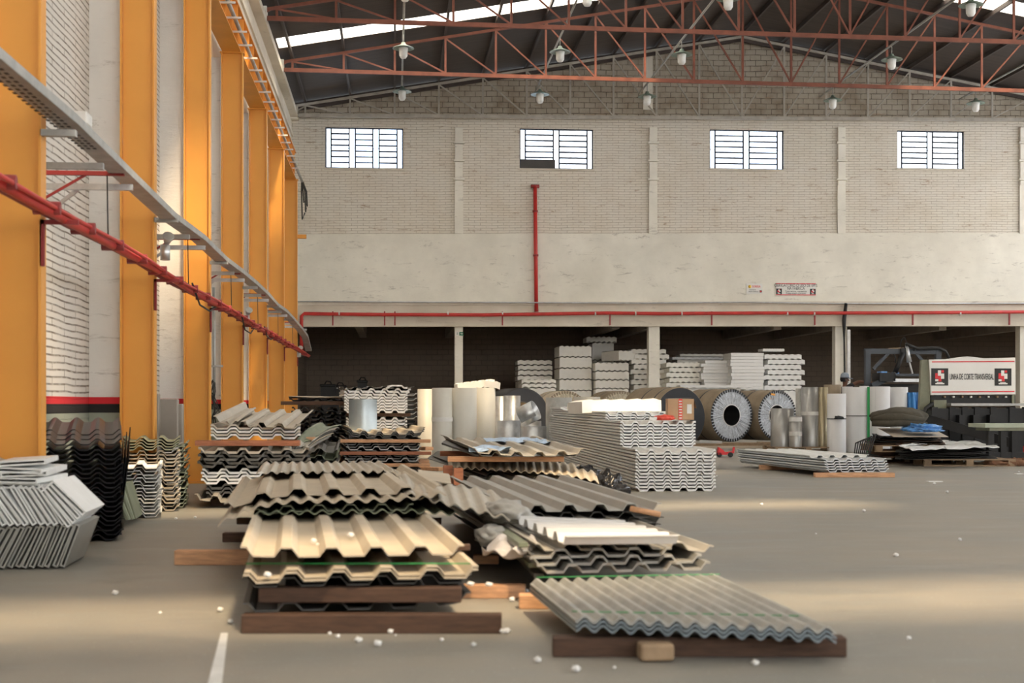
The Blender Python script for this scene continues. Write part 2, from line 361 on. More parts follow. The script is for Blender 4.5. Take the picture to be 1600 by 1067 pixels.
# posts carrying the beam
for i, (l, r) in enumerate(((710.5, 723), (1013, 1030), (1304, 1322), (1592, 1608))):
    xa, xb = Q(l, 0, YW).x, Q(r, 0, YW).x
    o = MB().box((xa, YW - .08, 0), (xb, YW + .25, beamb(xa) + .01)).build('concrete_post', M['plaster'])
    tag(o, ['pale concrete post under the wall beam with the small exit arrow sign on it', 'pale concrete post standing behind the silver coils with foam stacks either side',
            'pale concrete post with a strip conduit, behind the white rolls and the worker', 'pale concrete post at the right edge beside the cutting line sign'][i], 'post')
# pilaster strips on the upper back wall
for i, px in enumerate((717, 1020, 1314, 1598)):
    x = Q(px, 0, YW).x; s = MB()
    zt = colz(px, 200); zl = colz(px, 365)
    s.box((x - .13, YW - .07, zl), (x + .13, YW, colz(px, 290)))
    for a_, b_ in ((200, 222), (226, 250), (254, 280), (283, 290)): s.box((x - .12, YW - .10, colz(px, b_)), (x + .12, YW, colz(px, a_)))
    for y_ in (224, 252, 281): s.box((x - .17, YW - .13, colz(px, y_) - .02), (x + .17, YW, colz(px, y_) + .03))
    struct(s.build('trim_%d' % (i + 3), M['plaster']))
for px in (1012,):
    x = Q(px, 0, YW).x; struct(MB().box((x - .15, YW - .05, colz(px, 172)), (x + .15, YW, colz(px, 85))).build('trim_7', M['plaster']))
# windows
for i, (l, r, t, b_) in enumerate(WIN):
    xa, xb = Q(l, 0, YW).x, Q(r, 0, YW).x; zt, zb = colz((l + r) / 2, t), colz((l + r) / 2, b_)
    e = empty('window_%d' % (i + 1), ((xa + xb) / 2, YW + .1, zb), kind='structure'); W = xb - xa; Hh = zt - zb
    fr = MB()
    for x in (-W / 2, W / 2 - .04): fr.box((x, -.02, 0), (x + .04, .02, Hh))
    for z in (0, Hh - .04): fr.box((-W / 2, -.02, z), (W / 2, .02, z + .04))
    fr.build('window_frame', M['bar'], e)
    n = 3 if i == 0 else 2
    spans = [(.075, .305), (.385, .61), (.69, .92)] if n == 3 else [(.08, .46), (.54, .92)]
    bars = MB(); sash = MB()
    for a_, c_ in spans:
        x0, x1 = -W / 2 + a_ * W, -W / 2 + c_ * W
        for x in (x0, x1): bars.box((x - .024, -.015, .03), (x + .024, .015, Hh - .03))
        for k in range(1, 7): z = Hh * (k / 7.0 * .98 + .01); bars.box((x0, -.015, z - .024), (x1, .015, z + .024))
    for z in (Hh * .5,): sash.box((-W / 2, -.006, z - .008), (W / 2, .006, z + .008))
    bars.build('window_bars', M['bar'], e); sash.build('window_sash', M['bar'], e)
    MB().box((-W / 2, .024, 0), (W / 2, .03, Hh)).build('window_pane', M['glass'], e)
    sill = MB().box((-W / 2 - .04, -.16, -.05), (W / 2 + .04, .02, 0)).build('window_sill', M['beam'], e)
    if i == 1:
        ac = MB().box((xa + .04, YW + .06, zb + .005), (xa + 1.12, YW + .32, zb + .30)).build('window_box', M['ac'])
        tag(ac, 'dark box standing in the lower left corner of the second window', 'box')

# left wall, brick between pilasters
CY = [9.51, 13.92, 18.07, 21.95, 26.1, 30.15, 34.25, 38.3]
struct(MB().box((XL - .25, -14, 0), (XL, YW + .2, 6.7)).build('wall_left', M['brick_left']))
struct(MB().box((XL - .25, -14, 6.7), (XL, YW + .2, 10.06)).build('wall_left_upper', M['beam']))
for k, y in enumerate([5.3, 1.2] + CY):
    struct(MB().box((XL, y + .14, 0), (-2.79, y + .75, 6.66)).build('pilaster', M['pilaster']))
ub = MB()
for z in (7.7, 8.5, 9.2): ub.box((XL, -14, z), (XL + .05, YW, z + .12))
ub.box((XL, -14, 9.7), (XL + .22, YW, 9.86))
struct(ub.build('trim_8', M['beam']))

rw = MB(); rw.box((XL - .3, -14.3, 0), (XR + .3, -14, 4.6)); rw.box((XL - .3, -14.3, 8.2), (XR + .3, -14, 10))
for x in (XL, 3, 9, 15, 21, XR): rw.box((x - .2, -14.3, 4.6), (x + .2, -14, 8.2))
struct(rw.build('wall_front_unseen', M['brick_left']))  # unseen wall, added to cut the low light from behind the camera
rw = MB(); rw.box((XR, -14, 0), (XR + .25, YW, 5.0)); rw.box((XR, -14, 9.0), (XR + .25, YW, 10))
for k in range(14): rw.box((XR, -14 + 4.2 * k, 5), (XR + .25, -13.7 + 4.2 * k, 9))
struct(rw.build('wall_right_unseen', M['brick_left']))  # unseen wall, added so that side light enters only through high openings

# roof with translucent strips
SKY = [(34.2 - 6.6 * k, 35.12 - 6.6 * k) for k in range(8)][::-1]
def slope(mb, y0, y1, xs, th=.03, up=0.0):
    for xa, xb in zip(xs[:-1], xs[1:]):
        za, zb = roofz(xa) + .16 + up, roofz(xb) + .16 + up
        mb.hexa([(xa, y0, za), (xb, y0, zb), (xb, y1, zb), (xa, y1, za)], [(xa, y0, za + th), (xb, y0, zb + th), (xb, y1, zb + th), (xa, y1, za + th)])
rm = MB(); cuts = [-14.0]
for a_, b_ in SKY: cuts += [a_, b_]
cuts.append(YW + .3)
for i in range(len(cuts) - 1):
    y0, y1 = cuts[i], cuts[i + 1]
    if i % 2 == 0: slope(rm, y0, y1, [XL - .4, 10.8, XR + .4])
    else:
        slope(rm, y0, y1, [XL - .4, -2.95]); slope(rm, y0, y1, [7.6, 10.8, 14.4])
struct(rm.build('ceiling', M['roof']))
for k, (y0, y1) in enumerate(SKY):
    s = MB(); slope(s, y0, y1, [-2.95, 7.6], .006); struct(s.build('skylight', M['skylight']))
    s = MB(); slope(s, y0, y1, [14.4, XR], .006); struct(s.build('skylight', M['skylight']))
# dark rafter along the gable
for xa, xb in ((XL - .2, 10.8), (10.8, XR)):
    struct(MB().bar((xa, YW - .3, roofz(xa) - .02), (xb, YW - .3, roofz(xb) - .02), .12, .22).build('trim_9', M['purlin']))
# purlins
NX = [10.8 - 1.346 * k for k in range(10, 0, -1)] + [10.8] + [10.8 + 1.346 * k for k in range(1, 11)]
for x in NX:
    o = MB().box((x - .03, 20, roofz(x) + .03), (x + .03, YW, roofz(x) + .155)).build('roof_purlin', M['purlin'], loc=(x, 20, roofz(x) + .03))
    tag(o, 'dark steel purlin running the length of the roof on the trusses', 'purlin', 'dark roof purlins')
# trusses
def truss(Y, pl, pr, m, label, tc_off=.12, wd=.07):
    """pl, pr: pixels of the bottom chord at the left and at x=1600"""
    A = Q(pl[0], pl[1], Y); B = Q(pr[0], pr[1], Y)
    def bz(x): return A.z + (B.z - A.z) * (x - A.x) / (B.x - A.x)
    def tz(x): return roofz(x) - tc_off + .10
    e = empty('roof_truss', (XL, Y, bz(XL)), label, 'truss'); o = Vector(e.location)
    def L(x, z): return Vector((x, Y, z)) - o
    MB().bar(L(XL, bz(XL)), L(XR, bz(XR)), wd, wd + .03).build('bottom_chord', m, e)
    for xa, xb in ((XL, 10.8), (10.8, XR)): MB().bar(L(xa, max(tz(xa), bz(xa) + .05)), L(xb, tz(xb)), wd, wd).build('top_chord', m, e)
    for k, x in enumerate(NX):
        MB().bar(L(x, bz(x)), L(x, tz(x)), wd * .8, wd * .6).build('post', m, e)
        if x < 10.7:
            xn = NX[k + 1]; MB().bar(L(x, tz(x) - .03), L(xn, bz(xn) + .03), wd * .7, wd * .55).build('diagonal', m, e)
        if x > 10.9:
            xn = NX[k - 1]; MB().bar(L(x, tz(x) - .03), L(xn, bz(xn) + .03), wd * .7, wd * .55).build('diagonal', m, e)
    MB().bar(L(XL, bz(XL) + .03), L(NX[0], bz(NX[0]) + .03 + .25), wd * .7, wd * .5).build('diagonal', m, e)
    h_ = MB(); h_.box(L(XL, bz(XL)) - Vector((0, .12, .12)), L(XL + .22, bz(XL)) + Vector((0, .12, .25))); h_.build('bearing_shoe', M['plaster'], e)
truss(41.05, (434, 180), (1600, 187), M['truss_g'], 'pale grey roof truss set against the brick gable')
truss(35.85, (405, 108), (1600, 142), M['truss'], 'rust red roof truss, nearer the gable, sunlit along its lower chord')
truss(31.1, (400, 28), (1600, 66), M['truss'], 'dark rust red roof truss crossing the top of the picture')

# hanging lamps on conduits
def lamp(x, y, z, label):
    e = empty('pendant_lamp', (x, y, z), label, 'lamp', 'green shaded lamps under the roof')
    MB().lathe([(.02, .25), (.05, .24), (.06, .20), (.10, .17), (.27, .10), (.28, .085), (.26, .09), (.09, .14), (0, .15)], n=20).build('lamp_shade', M['shade'], e)
    MB().lathe([(0, -.17), (.07, -.16), (.105, -.10), (.11, .02), (.12, .10), (.06, .13)], n=16).build('lamp_glass', M['lampglass'], e)
    MB().tube([(0, 0, .24), (0, 0, .46)], .012).build('stem', M['pipe_l'], e)
LX = [.25, 4.3, 7.5, 13.15, 17.6]
names = ['far left', 'second from left', 'middle', 'fourth from left', 'far right']
for i, x in enumerate(LX):
    z0 = 10.45 if i else 10.45
    pl = MB().tube([(x, 24, 10.56), (x, 40.6, 10.56)], .028, 8).build('lamp_conduit', M['pipe_l'])
    tag(pl, 'long pale conduit under the roof carrying the %s row of lamps' % names[i], 'conduit')
    for j, y in enumerate((34.6, 39.4, 29.7)):
        if i == 4 and j: pass
        zz = 10.08
        lamp(x, y, zz, '%s green shaded lamp in the %s row under the roof' % (names[i], ['middle', 'rearmost', 'nearest'][j]))

# signs on the wall and post
def textobj(s, size, loc, m, parent, align='CENTER', sx=1.0, bold=.0):
    cu = bpy.data.curves.new('lettering', 'FONT'); cu.body = s; cu.size = size; cu.align_x = align; cu.align_y = 'CENTER'; cu.extrude = .002; cu.offset = bold
    cu.materials.append(m); o = bpy.data.objects.new('lettering', cu); COL.objects.link(o); o.parent = parent
    bpy.context.view_layer.update(); me = bpy.data.meshes.new_from_object(o.evaluated_get(bpy.context.evaluated_depsgraph_get()))
    bpy.data.objects.remove(o); o = bpy.data.objects.new('lettering', me); COL.objects.link(o); o.parent = parent
    o.location = loc; o.rotation_euler = (R(90), 0, 0); o.scale = (sx, 1, 1)
    return o
def logo(parent, cx, cz, s, y):
    MB().box((cx - s / 2, y - .006, cz - s / 2), (cx + s / 2, y, cz + s / 2)).build('logo_field', M['signb'], parent)
    wm = MB(); rm_ = MB()
    def r_(mb, x0, x1, y0, y1): mb.box((cx - s / 2 + (x0 - 1300) / 220 * s, y - .010, cz + s / 2 - (y1 - 445) / 215 * s), (cx - s / 2 + (x1 - 1300) / 220 * s, y - .006, cz + s / 2 - (y0 - 445) / 215 * s))
    r_(wm, 1385, 1425, 470, 538); r_(wm, 1425, 1466, 510, 575); r_(wm, 1350, 1390, 580, 606); r_(wm, 1352, 1468, 628, 643)
    r_(wm, 1372, 1446, 617, 625)
    r_(rm_, 1430, 1462, 470, 498); r_(rm_, 1350, 1384, 505, 574); r_(rm_, 1384, 1424, 540, 574); r_(rm_, 1392, 1430, 574, 608)
    wm.build('logo_white_blocks', M['sign'], parent); rm_.build('logo_red_blocks', M['signr'], parent)
def board(l, r, t, b_, Y, label):
    a_ = Q(l, t, Y); c_ = Q(r, b_, Y); W = c_.x - a_.x; Hh = a_.z - c_.z
    e = empty('wall_sign', (a_.x + W / 2, Y, c_.z), label, 'sign')
    MB().box((-W / 2, -.02, 0), (W / 2, 0, Hh)).build('board', M['sign'], e)
    return e, W, Hh
e, W, Hh = board(1212, 1274.5, 442, 462, YW - .05, 'wide white safety notice with two black logo squares on the back wall')
textobj("OBRIGATÓRIO O USO DE EPI'S", .135, (0, -.022, Hh * .80), M['signb'], e, bold=.0, sx=.74); textobj('NA FÁBRICA', .135, (0, -.022, Hh * .56), M['signb'], e, bold=.0, sx=.74)
textobj('Todos setores, responsáveis', .075, (0, -.022, Hh * .33), M['signb'], e, sx=.8); textobj('Proteja sempre o próximo', .075, (0, -.022, Hh * .17), M['signb'], e, sx=.8)
for z in (.02, Hh - .02): MB().box((-W / 2, -.025, z - .012), (W / 2, -.02, z + .012)).build('border_line', M['signr'], e)
for s_ in (-1, 1): logo(e, s_ * (W / 2 - .1), Hh * .32, .18, -.02)
e, W, Hh = board(1166, 1191, 443, 459, YW - .05, 'small white notice with a yellow emblem and red word on the back wall')
textobj('SORRIA', .10, (.06, -.022, Hh * .70), M['signr'], e, bold=.001, sx=.8); textobj('VOCÊ ESTÁ', .05, (-.06, -.022, Hh * .38), M['signb'], e, sx=.8); textobj('SENDO FILMADO', .05, (-.03, -.022, Hh * .2), M['signb'], e, sx=.8)
MB().lathe([(0, .0), (.05, .0), (.05, .006), (0, .006)], (-.15, -.02, Hh * .7), 16, Matrix.Rotation(R(90), 3, 'X')).build('emblem', M['yellow'], e)
MB().box((W / 2 - .09, -.026, .04), (W / 2 - .02, -.02, .11)).build('logo_field', M['signb'], e); MB().box((W / 2 - .07, -.03, .055), (W / 2 - .04, -.026, .095)).build('logo_red_blocks', M['signr'], e)
e, W, Hh = board(711, 724, 518.5, 524.5, YW - .09, 'small green exit sign with a white arrow on the leftmost concrete post')
MB().box((0, -.026, 0.005), (W / 2, -.02, Hh - .005)).build('green_field', M['signg'], e)
ar = MB(); ar.box((.03, -.03, Hh * .44), (.08, -.026, Hh * .58)); ar.add([(.075, -.03, Hh * .25), (.115, -.03, Hh * .5), (.075, -.03, Hh * .77)], [(0, 1, 2)]); ar.build('arrow', M['sign'], e)
textobj('S', .09, (-.06, -.024, Hh * .5), M['signg'], e)

# red fire pipes on the back wall
yp = YW - .30
xa = Q(471, 490, yp); pts = [xa + Vector((0, 0, -1.15)), xa + Vector((0, 0, -.08)), xa + Vector((.08, 0, 0))]
for px, py in ((600, 491.5), (760, 492), (950, 489), (1030, 490), (1180, 489), (1300, 489), (1450, 488.5), (1640, 487)): pts.append(Q(px, py, yp))
e = empty('fire_pipe', xa, 'long horizontal red fire pipe along the ledge of the back wall', 'pipe')
MB().tube([p - xa for p in pts], .055, 10).build('pipe', M['red'], e)
for px in (520, 601, 617, 785, 953, 1112, 1273, 1426, 1577):
    p = Q(px, 490, yp) - xa; MB().box(p + Vector((-.02, -.03, -.36)), p + Vector((.02, .03, .07))).build('hanger', M['red_d'], e)
for px in (530, 700, 785, 930, 993, 1065, 1230, 1272, 1500): 
    p = Q(px, 490, yp) - xa; MB().tube([p + Vector((-.02, 0, 0)), p + Vector((.02, 0, 0))], .065).build('coupling', M['tape'], e)
xa = Q(838, 487, YW - .14)
e = empty('fire_riser', xa, 'vertical red fire pipe rising on the back wall to a small tee', 'pipe')
top = Q(836, 291, YW - .14) - xa
MB().tube([(0, 0, 0), top], .06, 10).build('pipe', M['red'], e); MB().tube([top + Vector((-.13, 0, 0)), top + Vector((.13, 0, 0))], .055).build('tee', M['red_d'], e)
for k in (.45, .8): MB().tube([top * k - Vector((0, 0, .03)), top * k + Vector((0, 0, .03))], .085).build('clamp', M['red_d'], e)
# cable strip on the ledge
cs = MB().tube([Q(px, py, YW - .2) for px, py in ((463, 471), (560, 471.5), (800, 472.5), (1000, 473.5), (1160, 472), (1300, 474), (1620, 474))], .022, 6).build('ledge_conduit', M['galv'])
tag(cs, 'thin galvanised conduit along the top edge of the wall ledge', 'conduit')
dp = MB().tube([Q(1322, 474, YW - .22), Q(1319, 500, YW - .25), Q(1319, 530, YW - .2), Q(1320, 590, YW - .2), Q(1320, 620, YW - .2)], [.05, .07, .03, .03, .03], 8).build('drop_cable', M['cable'])
tag(dp, 'black cable dropping over the ledge in front of the post behind the worker', 'cable')
sc_ = MB(); a_ = Q(1326, 515, YW - .12); c_ = Q(1326, 625, YW - .12)
sc_.box((a_.x - .05, a_.y - .03, 0), (a_.x + .05, a_.y + .03, a_.z))
tag(sc_.build('slotted_channel', M['tape']), 'white slotted cable channel standing beside the post behind the worker', 'cable channel')

# ------------------------------------------------------------------ crane runway on the left
cl = ['nearest orange crane column at the left edge of the picture', 'second orange crane column, black sheets piled at its foot', 'third orange crane column, its foot on the floor beside the grey beige sheets',
      'fourth orange crane column counted from the left edge', 'fifth orange crane column, behind the tall beige sheet pile', 'sixth orange crane column, next to the last', 'last orange crane column, against the dark recess']
for k, y in enumerate(CY[:7]):
    e = empty('crane_column', (-2.593, y, 0), cl[k], 'column', 'orange crane columns'); z1 = 6.7
    MB().box((-.15, .06, 0), (.15, .075, z1)).build('web', M['orange'], e)
    for s_ in (-1, 1): MB().box((s_ * .163 - .009, -.0, 0), (s_ * .163 + .009, .14, z1)).build('flange', M['orange'], e)
    MB().box((-.22, -.06, 0), (.22, .2, .02)).build('base_plate', M['orange'], e)
    MB().box((-.19, -.02, z1), (.19, .16, z1 + .02)).build('cap_plate', M['orange'], e)
for k, (y0, y1) in enumerate([(CY[i], CY[i + 1]) for i in range(1, 6)]):
    e = empty('crane_girder', (-2.6, y0 + .07, 6.72), 'orange crane girder span resting on the %s and %s columns' % (['second', 'third', 'fourth', 'fifth', 'sixth'][k], ['third', 'fourth', 'fifth', 'sixth', 'last'][k]), 'girder', 'orange crane girders')
    L = y1 - y0 - .01
    for nm, lo, hi in (('bottom_flange', (-.15, 0, 0), (.15, L, .018)), ('top_flange', (-.15, 0, .66), (.15, L, .68)), ('web', (-.01, 0, .018), (.01, L, .66))): MB().box(lo, hi).build(nm, M['orange_d'], e)
    for j in range(5):
        yy = (j + .5) * L / 5; MB().box((.01, yy, .018), (.14, yy + .012, .66)).build('stiffener', M['orange_d'], e)
    for j in range(5):
        yy = (j + .25) * L / 5; MB().box((.01, yy, .17), (.30, yy + .03, .20)).build('bracket', M['tape'], e)
o = MB(); o.tube([(-2.42, 12, 6.95), (-2.42, 36.0, 6.95)], .035, 8); o = o.build('conductor_rail', M['galv_m'])
tag(o, 'long grey conductor rail beside the orange crane girders', 'rail')
o = MB(); 
for dx, l_ in ((0, .5), (.05, .75), (-.04, .95), (.09, .6)): o.tube([(-2.42 + dx * .2, 36, 6.95), (-2.40 + dx, 36.1, 6.7), (-2.38 + dx, 36.1, 6.9 - l_), (-2.34 + dx * .4, 36.15, 6.8 - l_ * .7)], .02, 6)
tag(o.build('cable_loop', M['cable']), 'loops of black cable hanging at the far end of the conductor rail', 'cable')
# cable tray
def Xat(px, X):
    """Y at which a line at this X crosses pixel column px"""
    u = (px - 800) / F; return X / ((st_ + u * ct) / (ct - u * st_))
TX = -2.28
e = empty('cable_tray', (TX, 8, 2.97), 'perforated galvanised cable tray running along the orange columns', 'cable tray')
sag = [(3, .0), (5, .0), (7.6, .02), (9.6, .04), (11.6, 0), (13.9, -.04), (16, 0), (18.1, -.03), (20, 0), (22, .01), (24, .0), (26.1, -.05), (28.2, -.02), (30, -.05), (33, -.12), (35, -.2), (36.5, -.5)]
tp = [Vector((0, y - 8, dz)) for y, dz in sag]
tb = MB()
for a_, b_ in zip(tp[:-1], tp[1:]):
    tb.bar(a_, b_, .16, .006)
    for s_ in (-.08, .08): tb.bar(a_ + Vector((s_, 0, .03)), b_ + Vector((s_, 0, .03)), .004, .06)
tb.build('tray', M['galv_m'], e)
cb_ = MB()
for dx in (-.04, 0, .035): cb_.tube([p + Vector((dx, 0, .022)) for p in tp], .014, 6)
cb_.build('cables', M['cable'], e)
ho = MB()
for i in range(60):
    y = -3.6 + i * .1
    for dx in (-.045, 0, .045): ho.box((dx - .012, y, -.0065), (dx + .012, y + .045, -.0035))
ho.build('slots', M['dark'], e)['kind'] = 'stuff'
# red pipes
RX = -2.28
e = empty('red_pipe_bundle', (RX, 8, 2.34), 'bundle of red pipes and cables running along the orange columns under the tray', 'pipe')
for dx, dz, r, m in ((0, 0, .036, 'red'), (-.075, .01, .024, 'red_d'), (.055, .012, .016, 'red'), (-.035, .045, .012, 'cable')):
    pts = [Vector((dx + .01 * math.sin(i * 1.7 + dx * 50), y, dz + .012 * math.sin(i * 1.1 + dz * 90))) for i, y in enumerate([k * 1.2 - 4 for k in range(28)])]
    MB().tube(pts, r, 8).build('pipe', M[m], e)
for k, (y, s_) in enumerate(((7.2, .15), (12, .18), (15.6, .1))):
    MB().tube([Vector((.05, y, .05)), Vector((.02, y + .8, .02 - s_)), Vector((0, y + 1.8, -s_ * .9)), Vector((-.02, y + 2.8, .02))], .011, 6).build('cable', M['cable'], e)
for k in range(24):
    y = -2 + k * 1.05; MB().tube([(-.1, y, .01), (.075, y + .015, .01)], .045, 8).build('pipe_tie', M['red_d'], e)
for k, y in enumerate(CY[:7]):
    lab = ['nearest', 'second', 'third', 'fourth', 'fifth', 'sixth', 'last'][k]
    e = empty('pipe_bracket', (-2.43, y, 2.0), 'dark red angle bracket holding the pipes on the %s orange column' % lab, 'bracket', 'red pipe brackets')
    MB().box((0, .0, 0), (.03, .03, .32)).build('upright', M['red_d'], e); MB().box((0, 0, .29), (.26, .03, .32)).build('arm', M['red_d'], e)
    e = empty('tray_bracket', (-2.43, y, 2.9), 'dark steel stub bracket holding the tray on the %s orange column' % lab, 'bracket', 'tray brackets on the columns')
    MB().box((0, 0, 0), (.24, .06, .045)).build('arm', M['galv_m'], e)
for k in range(6):
    y = CY[k] + 1.15
    lab = ['first', 'second', 'third', 'fourth', 'fifth', 'sixth'][k]
    e = empty('steel_bracket', (XL, y, 2.86), 'pale steel arm from the wall to the tray in the %s bay' % lab, 'bracket', 'steel arms on the wall')
    MB().bar((0, 0, .03), (.86, 0, .03), .05, .05).build('arm', M['galv_m'], e); MB().bar((.02, 0, -.28), (.4, 0, .02), .03, .03).build('brace', M['galv_m'], e)
    e = empty('steel_bracket', (XL, y + .95, 2.86), 'grey strut bracket under the tray beyond the pale arm in the %s bay' % lab, 'bracket', 'steel arms on the wall')
    MB().bar((0, 0, .02), (.9, 0, .02), .05, .05).build('arm', M['galv'], e); MB().bar((.02, 0, -.35), (.45, 0, .0), .03, .03).build('brace', M['galv'], e)
    e = empty('red_bracket', (XL, y + .8, 2.97), 'dark red arm with a hanging rod above the pipes in the %s bay' % lab, 'bracket', 'red arms on the wall')
    MB().bar((0, 0, 0), (.86, 0, 0), .04, .035).build('arm', M['red_d'], e); MB().bar((.1, 0, -.28), (.55, 0, -.01), .02, .02).build('brace', M['red_d'], e)
    MB().tube([(.72, 0, 0), (.73, 0, -.62)], .006, 6).build('rod', M['cable'], e)
for k, (y, z) in enumerate(((14.2, 2.62), (21.95, 2.4), (34.0, 2.3))):
    e = empty('floodlight', (-2.36, y, z), 'small grey floodlight fixed beside the %s orange column' % ['second', 'fourth', 'last'][k], 'floodlight', 'floodlights on the columns')
    MB().tube([(0, 0, -.08), (0, 0, .08)], .05, 12).build('housing', M['galv'], e); MB().tube([(.02, -.02, .10), (.05, -.1, .16)], [.03, .06], 12).build('lamp_head', M['galv_m'], e)
p = P(58, 158, 9.2)
e = empty('exit_sign', p, 'small green exit sign sticking out from the nearest orange column', 'sign')
MB().box((-.01, 0, -.06), (.01, .12, .06)).build('plate', M['signg'], e); MB().box((.01, .03, -.035), (.012, .09, .035)).build('white_figure', M['sign'], e)
p = P(72, 196, 9.9)
e = empty('junction_box', (-2.26, 9.95, 3.06), 'white junction box clipped on the cable tray beside the nearest column', 'box')
MB().box((-.07, -.09, 0), (.07, .09, .09)).build('housing', M['tape'], e, bevel=.008); MB().tube([(-.1, 0, .04), (-.07, 0, .04)], .03).build('gland', M['tape'], e)
# conduit with switch box on the pilaster of the fourth bay
e = empty('wall_conduit', (-2.9, 17.9, 0), 'grey upright conduit with a cross bar and tangled wires beside the third orange column', 'conduit')
p0 = P(334, 449, 19.2); p1 = P(335, 640, 19.2); o0 = Vector(e.location)
MB().tube([p0 - o0, p1 - o0], .02, 8).build('tube', M['galv_m'], e); q = P(334, 572, 19.2) - o0; MB().box(q + Vector((-.13, -.02, -.015)), q + Vector((.13, .02, .015))).build('cross_bar', M['galv_m'], e)
wr = MB(); q = P(335, 612, 19.2) - o0
for k in range(7):
    a_ = random.uniform(-.12, .12); wr.tube([q + Vector((0, 0, .2)), q + Vector((a_, -.03, random.uniform(-.05, .1))), q + Vector((-a_ * .7, -.02, random.uniform(-.3, -.15))), q + Vector((a_, 0, -.45))], .008, 5)
wr.build('wires', M['cable'], e)
# tan bracket on the wall corner
p = P(470, 368, 39)
p = Vector((-2.42, 34.33, H + 263 / F * 33.8)); tag(MB().cb(p + Vector((.1, .03, 0)), (.24, .1, .10)).build('stub_bracket', M['orange_d']), 'small orange stub bracket beside the last column at mid height', 'bracket')
# ================================================================== sheets, timbers, bundles
from mathutils import noise
HD = -.072
def prof_pts(prof, n):
    pts = []
    for k in range(n):
        if prof == 'trap': pp = [(0, 1), (.12, 1), (.27, 0), (.73, 0), (.88, 1)]
        elif prof == 'roll': pp = [(0, 1), (.08, .96), (.2, .5), (.32, .05), (.42, 0), (.58, 0), (.68, .05), (.8, .5), (.92, .96)]
        elif prof == 'zig': pp = [(0, 0), (.12, .12), (.38, .88), (.5, 1), (.62, .88), (.88, .12)]
        else: pp = [(0, 0), (.5, 0)]
        pts += [((k + a) / n, b) for a, b in pp]
    pts.append((1.0, pts[0][1])); return pts
def sheetq(name, c, n, prof, hgt, m, th=.006, nl=8, bow=0, dl=0, dr=0, df=0, nz=0, ns=2.5, seed=0, rag=0, **tg):
    """corrugated sheet between four corners FL FR BR BL; dl, dr, df: drop at left, right and front edges"""
    FL, FR, BR, BL = c; o = (FL + FR + BR + BL) / 4; pr = prof_pts(prof, n); V = []; nu = len(pr)
    W = (FR - FL).length; rnd = random.Random(seed)
    r0 = [rnd.uniform(-rag, rag) for _ in pr] if rag else [0] * nu
    for s in (1, 0):
        for j in range(nl + 1):
            v = j / nl
            for i, (u, hz) in enumerate(pr):
                vv = v + (r0[i] if j == 0 else 0)
                p = (FL * (1 - u) + FR * u) * (1 - vv) + (BL * (1 - u) + BR * u) * vv
                z = hz * hgt + bow * 4 * v * (1 - v) - dl * max(0, (.35 - u) / .35) ** 2 - dr * max(0, (u - .65) / .35) ** 2 - df * max(0, (.3 - v) / .3) ** 2
                if nz: z += nz * noise.noise(Vector((p.x * ns, p.y * ns, seed * 3.7)))
                V.append(p - o + Vector((0, 0, z + s * th)))
    N = nu * (nl + 1); Fc = []
    def idx(s, j, i): return (0 if s else N) + j * nu + i
    for j in range(nl):
        for i in range(nu - 1):
            Fc.append((idx(1, j, i), idx(1, j, i + 1), idx(1, j + 1, i + 1), idx(1, j + 1, i)))
            Fc.append((idx(0, j, i), idx(0, j + 1, i), idx(0, j + 1, i + 1), idx(0, j, i + 1)))
    for i in range(nu - 1):
        Fc.append((idx(1, 0, i), idx(0, 0, i), idx(0, 0, i + 1), idx(1, 0, i + 1))); Fc.append((idx(1, nl, i), idx(1, nl, i + 1), idx(0, nl, i + 1), idx(0, nl, i)))
    for j in range(nl):
        Fc.append((idx(1, j, 0), idx(1, j + 1, 0), idx(0, j + 1, 0), idx(0, j, 0))); Fc.append((idx(1, j, nu - 1), idx(0, j, nu - 1), idx(0, j + 1, nu - 1), idx(1, j + 1, nu - 1)))
    mb = MB(); mb.add(V, Fc); ob = mb.build(name, m); ob.location = o
    return tag(ob, **tg)
def rect(px, t, z, W, L, hd=HD, zb=None, zr=0):
    a = PT(px, t, z); al = Vector((math.sin(hd), math.cos(hd), 0)); ac = Vector((math.cos(hd), -math.sin(hd), 0))
    b = a + ac * W; b.z += zr; d = al * L; up = Vector((0, 0, (zb - z) if zb is not None else 0))
    return [a, b, b + d + up, a + d + up]
def layers(src, n, dz, jx=.01, jy=.02, jr=.002, seed=1, m=None, label=None, down=True):
    rnd = random.Random(seed); out = []
    for k in range(1, n + 1):
        o = src.copy(); COL.objects.link(o)
        o.location = src.location + Vector((rnd.uniform(-jx, jx), rnd.uniform(-jy, jy), (-1 if down else 1) * dz * k)); o.rotation_euler = (0, 0, rnd.uniform(-jr, jr))
        if m: o.data = m if isinstance(m, bpy.types.Mesh) else o.data
        if label: o['label'] = label
        out.append(o)
    return out
def timber(px0, px1, t, z, h, m='wood_r', d=.09, t1=None, label='', name='timber_beam', group=None):
    a = PT(px0, t, z + h / 2); b = PT(px1, t1 if t1 else t, z + h / 2); c = (a + b) / 2; mb = MB(); mb.bar(a - c, b - c, d, h)
    o = mb.build(name, M[m], bevel=.004); o.location = c + Vector((0, d / 2, 0)); return tag(o, label, 'timber', group)
